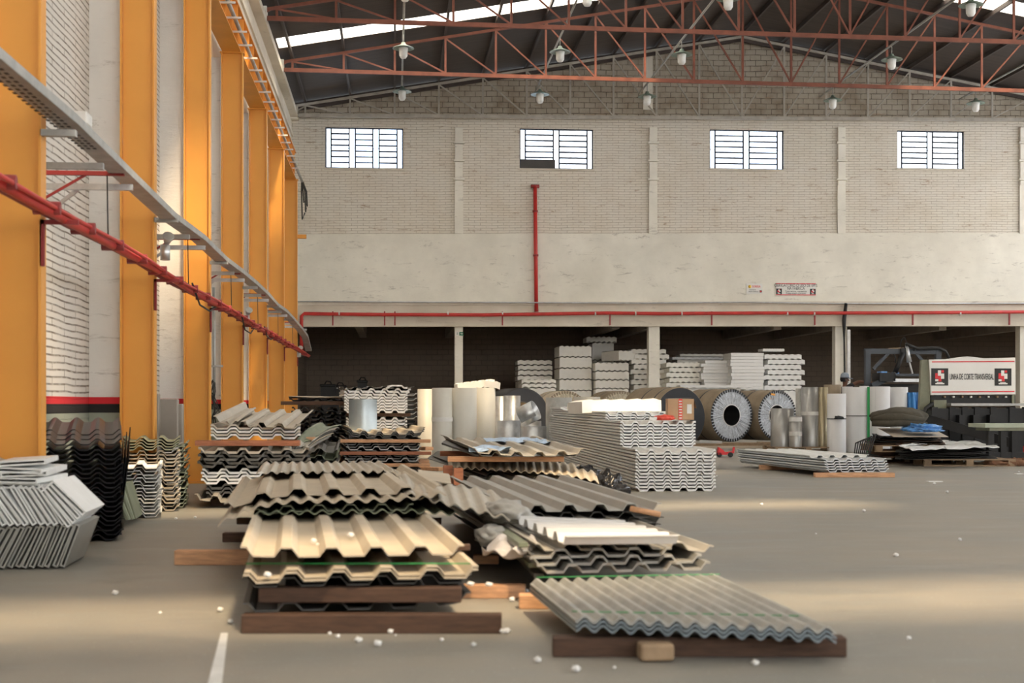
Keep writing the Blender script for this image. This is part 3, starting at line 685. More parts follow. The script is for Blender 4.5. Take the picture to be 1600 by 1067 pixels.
def blob(name, c, dims, m, seed=0, amp=.35, fr=2.5, sub=4, flat=True, **tg):
    bm = bmesh.new(); bmesh.ops.create_icosphere(bm, subdivisions=sub, radius=1)
    for v in bm.verts:
        n_ = v.co.normalized(); a = 1 + amp * noise.noise(n_ * fr + Vector((seed * 5.1, 0, 0))) + amp * .6 * abs(noise.noise(n_ * fr * 2.6 + Vector((0, seed * 3.3, 0))))
        v.co = Vector((n_.x * dims[0] * a, n_.y * dims[1] * a, max(n_.z * dims[2] * a, -dims[2] * .75 if flat else -9)))
    me = bpy.data.meshes.new(name); bm.to_mesh(me); bm.free(); me.materials.append(m)
    for p in me.polygons: p.use_smooth = True
    o = bpy.data.objects.new(name, me); COL.objects.link(o); o.location = c; return tag(o, **tg)
S = 'roofing sheet'
# ---------------------------------------------------------------- foreground pile, left
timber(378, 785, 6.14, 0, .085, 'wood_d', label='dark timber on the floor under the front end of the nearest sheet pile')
timber(273, 700, 8.75, 0, .095, 'wood', label='long orange pine timber sticking out on the left of the nearest sheet pile')
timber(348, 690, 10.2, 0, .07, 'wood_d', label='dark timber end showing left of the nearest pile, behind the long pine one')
s = sheetq('roofing_sheet', rect(380, 6.2, .088, 1.06, 4.2), 5, 'trap', .036, M['grey_d'], label='dark ribbed sheet lowest in the nearest pile', cat=S, dr=-.03)
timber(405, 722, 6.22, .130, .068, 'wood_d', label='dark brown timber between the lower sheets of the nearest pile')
for k, z in enumerate((.202, .216)):
    sheetq('roofing_sheet', rect(378 + k * 3, 6.2 + k * .03, z, 1.07, 4.2), 5, 'trap', .038, M['grey_d'], label='dark ribbed sheet above the dark brown timber in the nearest pile', cat=S, group='dark sheets in the nearest pile', seed=k)
for k, z in enumerate((.236, .248)):
    sheetq('roofing_sheet', rect(380 + k * 2, 6.12 + k * .03, z, 1.08, 4.2), 5, 'trap', .038, M['beige'], dl=.01, dr=.004, label=['lower of two nested beige sheets beneath the green strap in the nearest pile', 'upper of two nested beige sheets directly under the green strap'][k], cat=S)
a = PT(384, 6.35, .296); b = PT(735, 6.35, .296)
tag(MB().tube([a, (a + b) / 2, b], .003, 6).build('strap', M['strap_g']), 'thin green strap pulled across the beige sheets of the nearest pile', 'strap')
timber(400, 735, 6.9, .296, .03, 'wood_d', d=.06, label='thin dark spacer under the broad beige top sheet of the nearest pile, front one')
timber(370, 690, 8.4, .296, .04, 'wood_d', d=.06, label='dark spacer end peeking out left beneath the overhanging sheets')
sheetq('roofing_sheet', rect(376, 6.2, .336, 1.04, 3.6), 5, 'trap', .040, M['beige'], dl=-.01, label='broad dusty beige ribbed sheet with white foam crumbs in the nearest pile', cat=S)
# upper group lying further back on it
sheetq('roofing_sheet', rect(396, 8.0, .385, 1.26, 2.4), 14, 'zig', .024, M['green'], dr=.03, label='pale green finely corrugated sheet under the overhanging group in the nearest pile', cat=S, seed=2)
sheetq('roofing_sheet', rect(398, 8.05, .400, .95, 2.3), 5, 'trap', .036, M['green'], dl=.02, dr=.0, label='pale green ribbed sheet squeezed between two fine corrugated ones', cat=S)
sheetq('roofing_sheet', rect(340, 7.95, .452, 1.36, 2.6), 14, 'zig', .024, M['beige'], dl=.13, dr=-.04, label='beige finely corrugated sheet whose left side droops to the timber', cat=S, seed=3)
sheetq('roofing_sheet', rect(350, 8.25, .482, 1.34, 3.0), 6, 'trap', .040, M['beige'], dl=.09, dr=-.01, label='beige ribbed sheet with dark arches at its front, near the top of the nearest pile', cat=S)
sheetq('roofing_sheet', rect(400, 10.0, .525, 1.06, 1.9, zb=.515), 14, 'zig', .022, M['beige_g'], rag=.01, label='small grey beige corrugated sheet lying topmost at the back of the nearest pile', cat=S)
c = [PT(632, 8.3, .48), PT(797, 7.9, .355), PT(778, 10.2, .36), PT(622, 10.4, .49)]
sheetq('roofing_sheet', c, 7, 'zig', .026, M['beige_g'], bow=.02, dl=0, label='curved corrugated sheet sliding down the right side of the nearest pile', cat=S)
c = [PT(655, 9.8, .50), PT(705, 9.7, .47), PT(700, 10.9, .47), PT(652, 11, .50)]
sheetq('metal_offcut', c, 1, 'flat', 0, M['beige'], bow=.03, label='small beige curved offcut between the two nearest piles', cat='offcut')
# loose timbers between the piles
timber(715, 822, 7.25, 0, .07, 'wood', label='pale pine timber on the floor between the two nearest piles')
timber(740, 780, 8.55, .03, .055, 'wood', label='short pine timber end behind the pale one between the piles')
timber(812, 1060, 6.87, 0, .072, 'wood', label='pine timber under the back end of the blue grey corrugated bundle')
for k, z in enumerate((0, .045)):
    timber(752 + k * 6, 795, 9.2, .28 + z, .04, 'wood', d=.05, label=['lower of two small pine sticks left of the grey sheet', 'upper of two small pine sticks left of the grey sheet'][k], name='pine_stick')

# ---------------------------------------------------------------- foreground pile, right
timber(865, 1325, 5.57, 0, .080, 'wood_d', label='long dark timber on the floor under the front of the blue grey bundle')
o = MB().cb((0, 0, 0), (.14, .10, .07)).build('wood_block', M['wood_p'], bevel=.012, seg=2); o.location = PT(1024, 5.50, .04)
tag(o, 'short rounded pine block in front of the dark timber under the bundle', 'timber')
for k in range(3):
    dz = -.018 * k
    sheetq('roofing_sheet', [PT(900, 5.56, .142 + dz), PT(1307, 5.42, .118 + dz), PT(1122, 6.95, .142 + dz), PT(828, 6.72, .142 + dz)], 14, 'zig', .026, M['steel_blue'] if k else M['galv_m'], th=.010, rag=0,
           label='corrugated sheet of the blue grey bundle on the dark timber, %s layer' % ['top', 'middle', 'bottom'][k], cat=S)
for k, (p0, p1) in enumerate((((838, 902), (1125, 897)), ((893, 955), (1255, 962)))):
    pts = []
    for i in range(29):
        f = i / 28; px = p0[0] + (p1[0] - p0[0]) * f; py = p0[1] + (p1[1] - p0[1]) * f
        z = .176 if not k else .174 - .022 * f
        pts.append(G(px, py, z))
    tag(MB().tube(pts, .0022, 5).build('strap', M['strap_g']), ['thin green strap along the back edge of the blue grey bundle', 'faint green strap across the front of the blue grey bundle'][k], 'strap')
lb = ['lowest grey ribbed sheet just behind the blue grey bundle', 'second lowest grey ribbed sheet behind the blue grey bundle', 'third grey ribbed sheet behind the blue grey bundle, shifted left']
for k in range(3):
    sheetq('roofing_sheet', rect((840, 828, 818)[k], 7.0 + .03 * k, .165 + .036 * k, (.93, .93, .80)[k], 4.6), 5 if k < 2 else 4, 'trap', .036, M['grey'], th=.012, rag=.003, seed=k, label=lb[k], cat=S)
sheetq('roofing_sheet', rect(836, 7.1, .272, .98, 2.3), 5, 'trap', .036, M['beige_g'], dr=.03, label='beige grey ribbed sheet under the small white one, its right side in the open', cat=S)
sheetq('roofing_sheet', [P(808, 819, 8.0), P(885, 853, 6.9), P(1062, 851, 6.95), P(975, 826, 7.9)], 5, 'trap', .045, M['whitesmall'], nl=3, label='small bright white ribbed sheet with its ribs running left to right', cat=S)
sheetq('plastic_film', [P(752, 858, 7.4), P(822, 868, 7.1), P(838, 852, 7.5), P(768, 850, 7.8)], 10, 'flat', 0, M['film'], nl=14, nz=.09, ns=9, dl=.0, label='crumpled whitish film hanging out on the left of the grey sheets', cat='film')
# dark core of the pile and the large grey sheet on it
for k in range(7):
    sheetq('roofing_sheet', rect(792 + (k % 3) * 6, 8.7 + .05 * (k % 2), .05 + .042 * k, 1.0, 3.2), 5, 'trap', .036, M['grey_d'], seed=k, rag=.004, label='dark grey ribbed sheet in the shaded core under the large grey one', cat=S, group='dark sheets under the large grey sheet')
sheetq('roofing_sheet', rect(792, 8.6, .356, 1.02, 3.25, zb=.37), 5, 'trap', .042, M['grey'], label='large clean grey ribbed sheet on top in the middle of the foreground', cat=S)
for k in range(4):
    px = 700 + k * 14
    a = PT(px, 11.6, .30 - k * .05); b = PT(818 + k * 8, 7.15, .30 - k * .055)
    o = MB().bar(a - b, (0, 0, 0), .05, .022).build('steel_strip', M['grey_d'] if k % 2 else M['green']); o.location = b
    tag(o, 'long narrow dark steel strip running back along the left of the grey pile', 'steel strip', 'long strips beside the grey pile')
tag(blob('plastic_wrap', P(790, 800, 8.3), (.14, .3, .07), M['grey'], 3, .3, label='grey plastic wrap bundled under the left edge of the large grey sheet', cat='wrap'))
tag(blob('plastic_wrap', P(770, 838, 7.9), (.10, .22, .06), M['grey'], 5, .3, label='smaller grey plastic wrap lump lying lower between the piles', cat='wrap'))
o = MB().tube([PT(985, 8.55, .385), PT(1032, 8.5, .35)], .018, 8).build('pine_stick', M['wood']); tag(o, 'pine stick poking out at the right corner of the large grey sheet', 'timber')
tag(blob('black_bag', G(945, 772, .1) + Vector((0, 0, .04)), (.20, .2, .17), M['bag'], 8, .5, 4, label='black plastic bag stuffed beside the ribbed sheets, under the white panel stack', cat='bag'))
tag(blob('black_bag', P(918, 748, 14.6), (.14, .2, .12), M['bag'], 9, .5, 4, label='smaller black plastic bag behind the larger one, by the corrugated sheets', cat='bag'))

# ---------------------------------------------------------------- middle pile with blue film
T = 14.0
for k in range(5): sheetq('roofing_sheet', rect(742 + (k * 7) % 12, T - .1 * (k % 2), .04 + .05 * k, 1.05, 3), 5, 'trap', .038, M['grey_d'] if k % 2 else M['beige_g'], seed=k, rag=.01, dl=.03, dr=.04, label='bent dark sheet low in the pile that has blue film on top', cat=S, group='low sheets in the blue film pile')
c = [PT(700, T + .4, .36), PT(936, T - .6, .31), PT(925, T + 2, .33), PT(700, T + 2.6, .37)]
sheetq('roofing_sheet', c, 18, 'zig', .025, M['beige'], bow=.04, dl=.0, dr=.06, label='beige finely corrugated sheet arching in the middle of the blue film pile', cat=S)
timber(700, 882, T + .05, .445, .055, 'wood', d=.1, label='pine timber under the top sheets of the blue film pile, front one')
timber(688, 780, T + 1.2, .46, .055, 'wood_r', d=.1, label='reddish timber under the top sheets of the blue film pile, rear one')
for k, (px, z) in enumerate(((700, .19), (716, .17))):
    o = MB().cb((0, 0, 0), (.10, .12, .22)).build('wood_block', M['wood_r'], bevel=.005); o.location = PT(px, T + .2 - k * .15, z + .1)
    tag(o, ['rear of two upright wood blocks at the left end of the blue film pile', 'front of two upright wood blocks at the left end of the blue film pile'][k], 'timber')
TOPA = rect(744, T - .2, .502, 1.10, 2.8, zb=.55); TOPB = rect(738, T - .35, .522, 1.16, 3.0, zb=.585)
sheetq('roofing_sheet', TOPA, 5, 'trap', .042, M['grey'], dl=-.02, dr=.0, label='grey ribbed sheet under the film covered one in the blue film pile', cat=S)
sheetq('roofing_sheet', TOPB, 5, 'trap', .042, M['beige_g'], dl=-.04, dr=-.02, nz=.02, label='top sheet of the pile partly covered with torn blue film', cat=S)
c = [PT(690, T + .9, .60), PT(748, T - .1, .50), PT(750, T + 2.8, .54), PT(700, T + 2.9, .60)]
sheetq('metal_offcut', c, 3, 'flat', 0, M['grey_d'], th=.02, label='dark bent sheet turned up on the left of the blue film pile', cat='offcut')
for k, (cs_, lb) in enumerate((([(738, 712), (790, 705), (800, 697), (745, 700)], 'torn blue film piece at the front left corner of the pile'), ([(800, 694), (885, 697), (880, 686), (815, 686)], 'torn blue film piece at the rear of the pile top'), ([(870, 705), (905, 700), (893, 688), (872, 690)], 'pale blue film tuft at the right end of the pile top'))):
    u0, u1, v0, v1 = ((-.02, .38, .02, .30), (.35, .92, .62, .92), (.84, 1.0, .5, .8))[k]
    c = [(TOPB[0] * (1 - u) + TOPB[1] * u) * (1 - v) + (TOPB[3] * (1 - u) + TOPB[2] * u) * v + Vector((0, 0, .052)) for u, v in ((u0, v0), (u1, v0 + .06), (u1 - .05, v1), (u0 + .06, v1 - .05))]
    sheetq('blue_film', c, 8, 'flat', 0, M['bluepale'], nl=10, nz=.035, ns=7, th=.003, seed=k + 4, label=lb, cat='film')
for k, z in enumerate((.30, .33)): sheetq('metal_offcut', [PT(668 + 8 * k, T + 2, z + .1), PT(760, T + .3, z - .05), PT(775, T + 1, z - .05), PT(690, T + 2.6, z + .12)], 2, 'flat', 0, M['grey_d'], bow=.03, label=['lower dark curved strip left of the blue film pile', 'upper dark curved strip left of the blue film pile'][k], cat='offcut')
# ---------------------------------------------------------------- pile at the left middle
T = 13.6
timber(330, 470, T + .2, 0, .07, 'wood_d', label='dark timber on the floor under the left middle pile, front one'); timber(340, 480, T + 2.2, 0, .07, 'wood_d', label='dark timber on the floor under the left middle pile, rear one')
c = [PT(304, T - .1, .06), PT(400, T - .1, .08), PT(420, T + 1.8, .07), PT(330, T + 1.8, .07)]
sheetq('roofing_sheet', c, 3, 'trap', .06, M['beige_g'], nz=.06, label='bent grey beige sheet lying low at the front left of the left middle pile', cat=S)
for k in range(3): sheetq('roofing_sheet', rect(322, T + .05, .10 + .04 * k, 1.05, 2.6), 5, 'trap', .038, M['grey_d'], th=.022, label='dark ribbed sheet under the white group of the left middle pile', cat=S, group='lowest sheets of the left middle pile')
for k in range(4): sheetq('roofing_sheet', rect(314 + k % 2 * 2, T, .235 + .034 * k, 1.06, 2.6), 5, 'trap', .038, M['white_b'], th=.022, label='white ribbed sheet in the lower group of the left middle pile', cat=S, group='white sheets of the left middle pile')
for k in range(5): sheetq('roofing_sheet', rect(308 + (k * 5) % 9, T - .05, .40 + .036 * k, 1.10, 2.7), 5, 'trap', .038, M['grey_d'] if k < 4 else M['beige_g'], th=.024, rag=.012, seed=k, dl=-.01, label=['dark dented sheet in the middle group of the left middle pile', 'grey beige sheet closing the middle group of the left middle pile'][k == 4], cat=S, group='middle sheets of the left middle pile' if k < 4 else None)
timber(305, 468, T, .625, .055, 'wood_r', label='reddish timber near the top of the left middle pile')
timber(440, 492, T + 1.4, .625, .055, 'wood', label='pine timber end at the right side of the left middle pile')
for k in range(4): sheetq('roofing_sheet', rect(329, T, .69 + .033 * k, .90, 2.3), 4, 'trap', .036, M['beige_g'] if k % 2 else M['white'], th=.020, label='light grey ribbed sheet above the timber of the left middle pile', cat=S, group='upper sheets of the left middle pile')
c = [PT(352, T + .1, .83), PT(466, T - .05, .80), PT(490, T + 2.2, .93), PT(392, T + 2.2, .95)]
sheetq('roofing_sheet', c, 4, 'trap', .045, M['beige_g'], label='pale ribbed sheet on top of the left middle pile, rising to the back', cat=S)
c = [PT(333, T + .2, .87), PT(372, T, .82), PT(400, T + 1.8, .95), PT(382, T + 1.9, 1.02)]
sheetq('roofing_sheet', c, 1, 'trap', .05, M['beige_g'], label='narrow tilted sheet at the top left of the left middle pile', cat=S)
for k in range(5):
    c = [PT(452 + k * 3, T + .2 + k * .2, .42 + .05 * k), PT(470 + k * 7, T + .4 + k * .3, .47 + .045 * k), PT(518 + k * 4, T + 2.6 + k * .2, .62 + .03 * k), PT(500, T + 2.8, .66 + .03 * k)]
    sheetq('roofing_sheet', c, 1, 'trap', .04, M[('grey', 'beige', 'grey_d', 'beige_g', 'green')[k]], bow=.03, label='narrow bent %s sheet slipping off the right of the left middle pile' % ('grey', 'beige', 'dark', 'pale grey', 'green')[k], cat=S)
# ---------------------------------------------------------------- centre pile on timbers
T = 18.2
z = 0.0
timber(530, 672, T + .05, 0, .07, 'wood', label='lowest pine timber of the centre pile with beige top sheets')
for k in range(12):
    zz = .08 + k * .035 + (.04 if k > 3 else 0) + (.02 if k > 7 else 0)
    sheetq('roofing_sheet', rect(537 + (k * 3) % 5, T, zz, 1.02, 2.5), 5, 'trap', .040, M['grey_d'] if k % 4 else M['galv_m'], th=.016, seed=k, label='dark ribbed sheet inside the centre pile', cat=S, group='dark sheets of the centre pile')
for k, (z, px0, px1, m) in enumerate(((.20, 522, 672, 'wood'), (.36, 524, 674, 'wood_r'), (.525, 532, 673, 'wood'))):
    timber(px0, px1, T - .03, z, .045, m, d=.07, label=['second', 'third', 'topmost'][k] + ' pine timber between the sheets of the centre pile, counted upward')
for k in range(3): sheetq('roofing_sheet', rect(543 + k, T, .58 + .024 * k, 1.04, 2.3), 5, 'trap', .042, M['beige'] if k == 2 else M['grey_d'], dl=-.05, dr=-.05, th=.012, label=['dark sheet under the beige cap of the centre pile, lower one', 'dark sheet under the beige cap of the centre pile, upper one', 'beige ribbed top sheet of the centre pile with raised edges'][k], cat=S)
for k in range(4):
    a = PT((662, 530, 655, 668)[k], T + .5 + .2 * k, (.25, .30, .42, .12)[k]); o = MB().cb((0, 0, 0), (.14, .5, .05)).build('wood_block', M['wood'], bevel=.004); o.location = a; o.rotation_euler = (0, 0, .3 * k)
    tag(o, 'short pine offcut stuck at the %s of the centre pile' % ['right side, middle height', 'left side', 'right side, upper height', 'right foot'][k], 'timber')
timber(497, 540, 18.9, .20, .07, 'wood', label='pine timber end lying left of the centre pile', t1=18.6)
# ---------------------------------------------------------------- tall white stack and grey plate
T = 20.3
for k in range(5): sheetq('roofing_sheet', rect(541, T + .1, .10 + .09 * k, 1.0, 2.4), 5, 'trap', .040, M['grey'], th=.05, label='silver ribbed sheet in the base of the tall white stack', cat=S, group='silver base sheets of the tall white stack')
for k in range(6): sheetq('roofing_sheet', rect(541, T, .55 + .045 * k, .92, 2.4), 5, 'trap', .040, M['white'], th=.032, label='white ribbed sheet in the lower block of the tall stack', cat=S, group='lower white sheets of the tall stack')
timber(541, 642, T + .1, .86, .05, 'wood_d', label='dark timber between the two white blocks of the tall stack')
for k in range(8): sheetq('roofing_sheet', rect(538 + (k == 7) * 2, T - .1, .91 + .044 * k, .95 if k < 6 else .98, 2.4), 5, 'trap', .040, M['white'] if k < 7 else M['white_b'], th=.032, label='white ribbed sheet in the upper block of the tall stack', cat=S, group='upper white sheets of the tall stack')
sheetq('roofing_sheet', rect(533, T - .15, 1.275, 1.10, 2.5), 5, 'trap', .03, M['grey_d'], nz=.03, rag=.02, label='ragged dark sheet lying over the top of the tall white stack', cat=S)
sheetq('roofing_sheet', rect(603, T - .1, 1.315, .32, 1.0), 1, 'trap', -.035, M['foam_w'], th=.02, label='small white folded cap on the very top of the tall white stack', cat=S)
for k in range(12): sheetq('roofing_sheet', rect(628, T + .1, .40 + .07 * k, .24, 2.3), 1, 'trap', .03, M['blackm'] if k < 6 else M['grey'], th=.012, rag=.02, seed=k, label='dark sheet edge stacked against the right of the tall white stack', cat=S, group='dark sheets right of the tall white stack')
pl = MB(); n = 12; W_ = .40; pts = []
for i in range(n + 1):
    v = i / n; pts.append((v, .04 * math.sin(v * 5)))
c0 = PT(567, 19.6, 0); vv = []
for s_ in (0, .006):
    for v, dy in pts:
        for x in (-.205, .205): vv.append(Vector((x, -dy - s_, v * 1.12)))
m_ = len(pts) * 2; fc = []
for i in range(n):
    for a_ in (0, m_):
        fc.append((a_ + 2 * i, a_ + 2 * i + 1, a_ + 2 * i + 3, a_ + 2 * i + 2))
    fc.append((2 * i, 2 * i + 2, m_ + 2 * i + 2, m_ + 2 * i)); fc.append((2 * i + 1, m_ + 2 * i + 1, m_ + 2 * i + 3, 2 * i + 3))
pl.add(vv, fc, True); o = pl.build('steel_plate', M['steel_blue']); o.location = c0
tag(o, 'smooth blue grey steel plate standing upright before the tall white stack', 'plate')
# ---------------------------------------------------------------- black pile by the last columns
T = 20.5
for k in range(14): sheetq('roofing_sheet', rect(455 + (k * 7) % 6, T, .08 + .066 * k, .86, 2.4), 4, 'trap', .045, M['blackm'] if k % 3 else M['black'], th=.02, rag=.02, seed=k, dr=.03, label='black ribbed sheet in the pile by the last orange columns', cat=S, group='black sheets by the last columns')
timber(439, 546, T - .1, 1.035, .055, 'wood_d', label='weathered timber across the top of the black pile by the last columns')
sheetq('roofing_sheet', rect(452, T, 1.10, .88, 2.2), 4, 'trap', .03, M['blackm'], nz=.03, label='crooked black sheet above the timber of the black pile', cat=S)
sheetq('roofing_sheet', rect(451, T - .1, 1.15, .80, 2.2), 1, 'flat', 0, M['beige'], nz=.03, rag=.01, label='flat beige sheet on top of the black pile by the last columns', cat=S)
sheetq('roofing_sheet', [PT(484, 17.5, .56), PT(512, 17.2, .60), PT(522, 19, .66), PT(494, 19.2, .66)], 2, 'trap', .04, M['beige_g'], label='small beige sheet slanting in front of the black pile', cat=S)
for k in range(5): sheetq('roofing_sheet', [PT(470, 16.8, .18 + .07 * k), PT(528, 16.9, .14 + .07 * k), PT(533, 18.8, .22 + .07 * k), PT(482, 18.8, .24 + .07 * k)], 2, 'trap', .04, M[('grey_d', 'beige_g', 'blackm', 'green', 'grey_d')[k]], nz=.05, seed=k, label='crooked sheet in the jumble between the left middle and centre piles', cat=S, group='jumble left of the centre pile')

# ---------------------------------------------------------------- big white panel stack
z = 0
s = sheetq('ribbed_cladding', rect(993, 16.1, .0, .98, 9.0, 0), 5, 'trap', .042, M['white'], th=.024, nl=2, label='white ribbed cladding sheet in the low front block of the long white stack', cat='cladding sheet', group='low front block of the long white stack')
layers(s, 11, .040, .003, .02, .0003, 3, down=False)
s = sheetq('ribbed_cladding', rect(969, 17.2, .485, .98, 7.9, 0), 5, 'trap', .042, M['white_b'], th=.024, nl=2, label='white ribbed cladding sheet in the middle block of the long white stack', cat='cladding sheet', group='middle block of the long white stack')
layers(s, 7, .040, .003, .02, .0003, 4, down=False)
s = sheetq('ribbed_cladding', rect(946, 18.6, .808, .98, 6.4, 0), 5, 'trap', .042, M['white_b'], th=.022, nl=2, label='white ribbed cladding sheet in the set back upper block of the long white stack', cat='cladding sheet', group='upper block of the long white stack')
layers(s, 2, .036, .008, .02, .0003, 5, down=False)
s = sheetq('ribbed_cladding', rect(876, 23.4, .93, .5, 1.6, 0), 2, 'roll', .036, M['white_b'], th=.03, nl=2, label='short white cladding end at the far left top of the long white stack', cat='cladding sheet')
o = MB(); a = PT(905, 21.5, .96); 
def wavy_block(name, c, W, D, Hh, n, amp, m, bottom=True, **tg):
    """foam block: front in the x z plane, wavy top and bottom, D deep"""
    tp, bt = [], []
    for i in range(n * 6 + 1):
        u = i / (n * 6); w_ = amp * (.5 - .5 * math.cos(u * n * 2 * math.pi)); w_ = amp if w_ > amp * .8 else (0 if w_ < amp * .2 else w_)
        tp.append((u * W - W / 2, Hh - amp + w_)); bt.append((u * W - W / 2, w_ if bottom else 0))
    V = []; N = len(tp)
    for y in (0, D):
        V += [(x, y, z) for x, z in tp]; V += [(x, y, z) for x, z in bt]
    Fc = []
    for i in range(N - 1):
        Fc += [(i, i + 1, N + i + 1, N + i), (2 * N + i, 3 * N + i, 3 * N + i + 1, 2 * N + i + 1), (i, 2 * N + i, 2 * N + i + 1, i + 1), (N + i, N + i + 1, 3 * N + i + 1, 3 * N + i)]
    Fc += [(0, N, 3 * N, 2 * N), (N - 1, 3 * N - 1, 4 * N - 1, 2 * N - 1)]
    o = MB().add(V, Fc).build(name, m); o.location = c; return tag(o, **tg)
o = wavy_block('foam_slab', PT(972, 20.0, .925), 1.22, .9, .20, 5, .03, M['foam_w'], bottom=False, label='thick white foam slab lying on top of the long white stack', cat='foam slab'); o.rotation_euler = (R(-1), R(-1), R(6))
o = wavy_block('foam_slab', PT(930, 21.2, .93), .9, .8, .13, 5, .03, M['foam'], bottom=False, label='cream foam slab tilted behind the thick white one on the stack', cat='foam slab'); o.rotation_euler = (0, R(3), R(-14))
# cardboard box
c0 = PT(1062, 17.5, .845); e = empty('cardboard_box', c0, 'open brown cardboard box with red printed tape on the white panel stack', 'box', rz=-.12)
bx = MB(); w2, d2, h2 = .17, .16, .27
bx.box((-w2, -d2, 0), (w2, d2, .004)); bx.box((-w2, -d2, 0), (w2, -d2 + .006, h2)); bx.box((-w2, d2 - .006, 0), (w2, d2, h2)); bx.box((-w2, -d2, 0), (-w2 + .006, d2, h2)); bx.box((w2 - .006, -d2, 0), (w2, d2, h2))
bx.build('box_body', M['card'], e)
MB().bar((-w2, -d2, h2), (-w2 - .0, d2, h2), .01, .004).add([(-w2, -d2, h2), (w2 - .02, -d2 + .02, h2 + .01), (w2 - .02, d2, h2 + .012), (-w2, d2, h2 + .004)], [(0, 1, 2, 3)]).build('flap', M['card_l'], e)
MB().add([(w2, -d2, h2), (w2 + .03, -d2, h2 - .12), (w2 + .03, d2, h2 - .12), (w2, d2, h2)], [(0, 1, 2, 3)]).build('flap', M['card'], e)
MB().box((-.03, -d2 - .003, 0), (.02, -d2, h2)).build('printed_tape', M['redtape'], e); MB().box((w2 - .09, -d2 - .003, .08), (w2 - .03, -d2, .2)).build('paper_label', M['tape'], e)
mk = MB()
for k in range(7): mk.box((-.022, -d2 - .005, .015 + k * .036), (.012, -d2 - .003, .03 + k * .036))
mk.build('tape_print', M['tape'], e)
o = blob('plastic_packet', PT(1038, 17.3, .87), (.12, .08, .04), M['redtape'], 4, .3, label='crumpled red and white packet beside the cardboard box', cat='packet')
o = MB().cb((0, 0, 0), (.1, .05, .035)).build('paper_scrap', M['tape']); o.location = PT(1020, 17.25, .865); tag(o, 'small white folded paper left of the red packet on the stack', 'paper')
# thin steel edge strips binding the stack
# ---------------------------------------------------------------- white bundle on timbers, right
T = 19.2
timber(1274, 1399, T, 0, .065, 'wood', d=.11, label='orange pine timber under the front of the small bundle on the right floor')
timber(1188, 1300, 21.4, 0, .075, 'wood', d=.11, label='orange pine timber under the rear of the small bundle on the right floor')
for k in range(5):
    sheetq('roofing_sheet', rect(1291 - k, T + .02 * k, .07 + .036 * k, .98, 3.3, -.13), 5, 'trap', .036, M['white_b'] if k % 2 else M['galv'], th=.014, nl=4, label='silver white ribbed sheet in the bundle on the right floor', cat=S, group='bundle of sheets on the right floor')
sheetq('roofing_sheet', rect(1262, T + .55, .255, .98, 2.8, -.13), 5, 'trap', .036, M['white_b'], nl=4, label='set back top sheet of the bundle on the right floor', cat=S)

# ---------------------------------------------------------------- folded metal profiles, bottom left
T = 8.55
def prof_mesh(name, L, Hh, th):
    """flat folded channel, open at the end, walls of sheet metal"""
    mb = MB(); r = th / 2; w_ = .010
    mb.box((-r, 0, 0), (-r + w_, L, Hh)); mb.box((r - w_, 0, 0), (r, L, Hh)); mb.box((-r + w_, 0, 0), (r - w_, L, w_)); mb.box((-r + w_, 0, Hh - w_), (r - w_, L, Hh))
    return mb.build(name, M['galv_m'])
p0 = prof_mesh('folded_profile', .66, .285, .034); p0['label'] = 'zinc folded profile standing in the lower leaning row at the bottom left'; p0['category'] = 'metal profile'; p0['group'] = 'lower row of folded profiles'; p0.data.materials[0] = M['grey']
rnd = random.Random(5)
first = True; wdata = p0.data.copy(); wdata.materials[0] = M['white_b']
base = PT(96, T, 0)
for k in range(17):
    o = p0 if first else p0.copy()
    if not first: COL.objects.link(o)
    first = False
    o.location = base + Vector((-.046 * k + rnd.uniform(-.003, .003), rnd.uniform(-.02, .02), .014)); o.rotation_euler = (0, R(19 + min(k, 8) * 1.2 + rnd.uniform(-2, 2)), R(2))
for k in range(19):
    o = p0.copy(); COL.objects.link(o); o.data = wdata; a = 33 + rnd.uniform(-3, 3); kk = k
    o['label'] = 'zinc folded profile leaning left in the upper row at the bottom left'; o['group'] = 'upper row of folded profiles'
    o.location = base + Vector((.02 - .045 * k, -.03 + rnd.uniform(-.02, .02), .285)); o.rotation_euler = (0, R(-a), R(2))
for k in range(4):
    o = p0.copy(); COL.objects.link(o); o.data = wdata
    o['label'] = 'bright folded profile in the fan at the right end of the upper row'; o['group'] = 'fan of folded profiles'
    o.location = base + Vector((.062 + .030 * k, -.05, .275 + .026 * k)); o.rotation_euler = (0, R(-36 - k * 3), R(2))
for k in range(5):
    o = p0.copy(); COL.objects.link(o); o.data = wdata
    o['label'] = 'folded profile lying flat on the upper row at the bottom left'; o['group'] = 'flat folded profiles on top'
    o.location = base + Vector((-.42 + (.0, .0, .06, .03, .05, .04)[k], -.05 + rnd.uniform(-.04, .04), .535 + .034 * k)); o.rotation_euler = (0, R(90 + (2, 1, -2, 3, -3, -2)[k]), R((2, -3, 5, 0, 7, 10)[k]))
for k in range(3):
    o = p0.copy(); COL.objects.link(o)
    o['label'] = 'tilted folded profile at the left picture edge above the rows'; o['group'] = 'tilted folded profiles at the edge'
    o.location = base + Vector((-.60 + .02 * k, .0, .60 + .045 * k)); o.rotation_euler = (0, R(118 - k * 2), R(5))
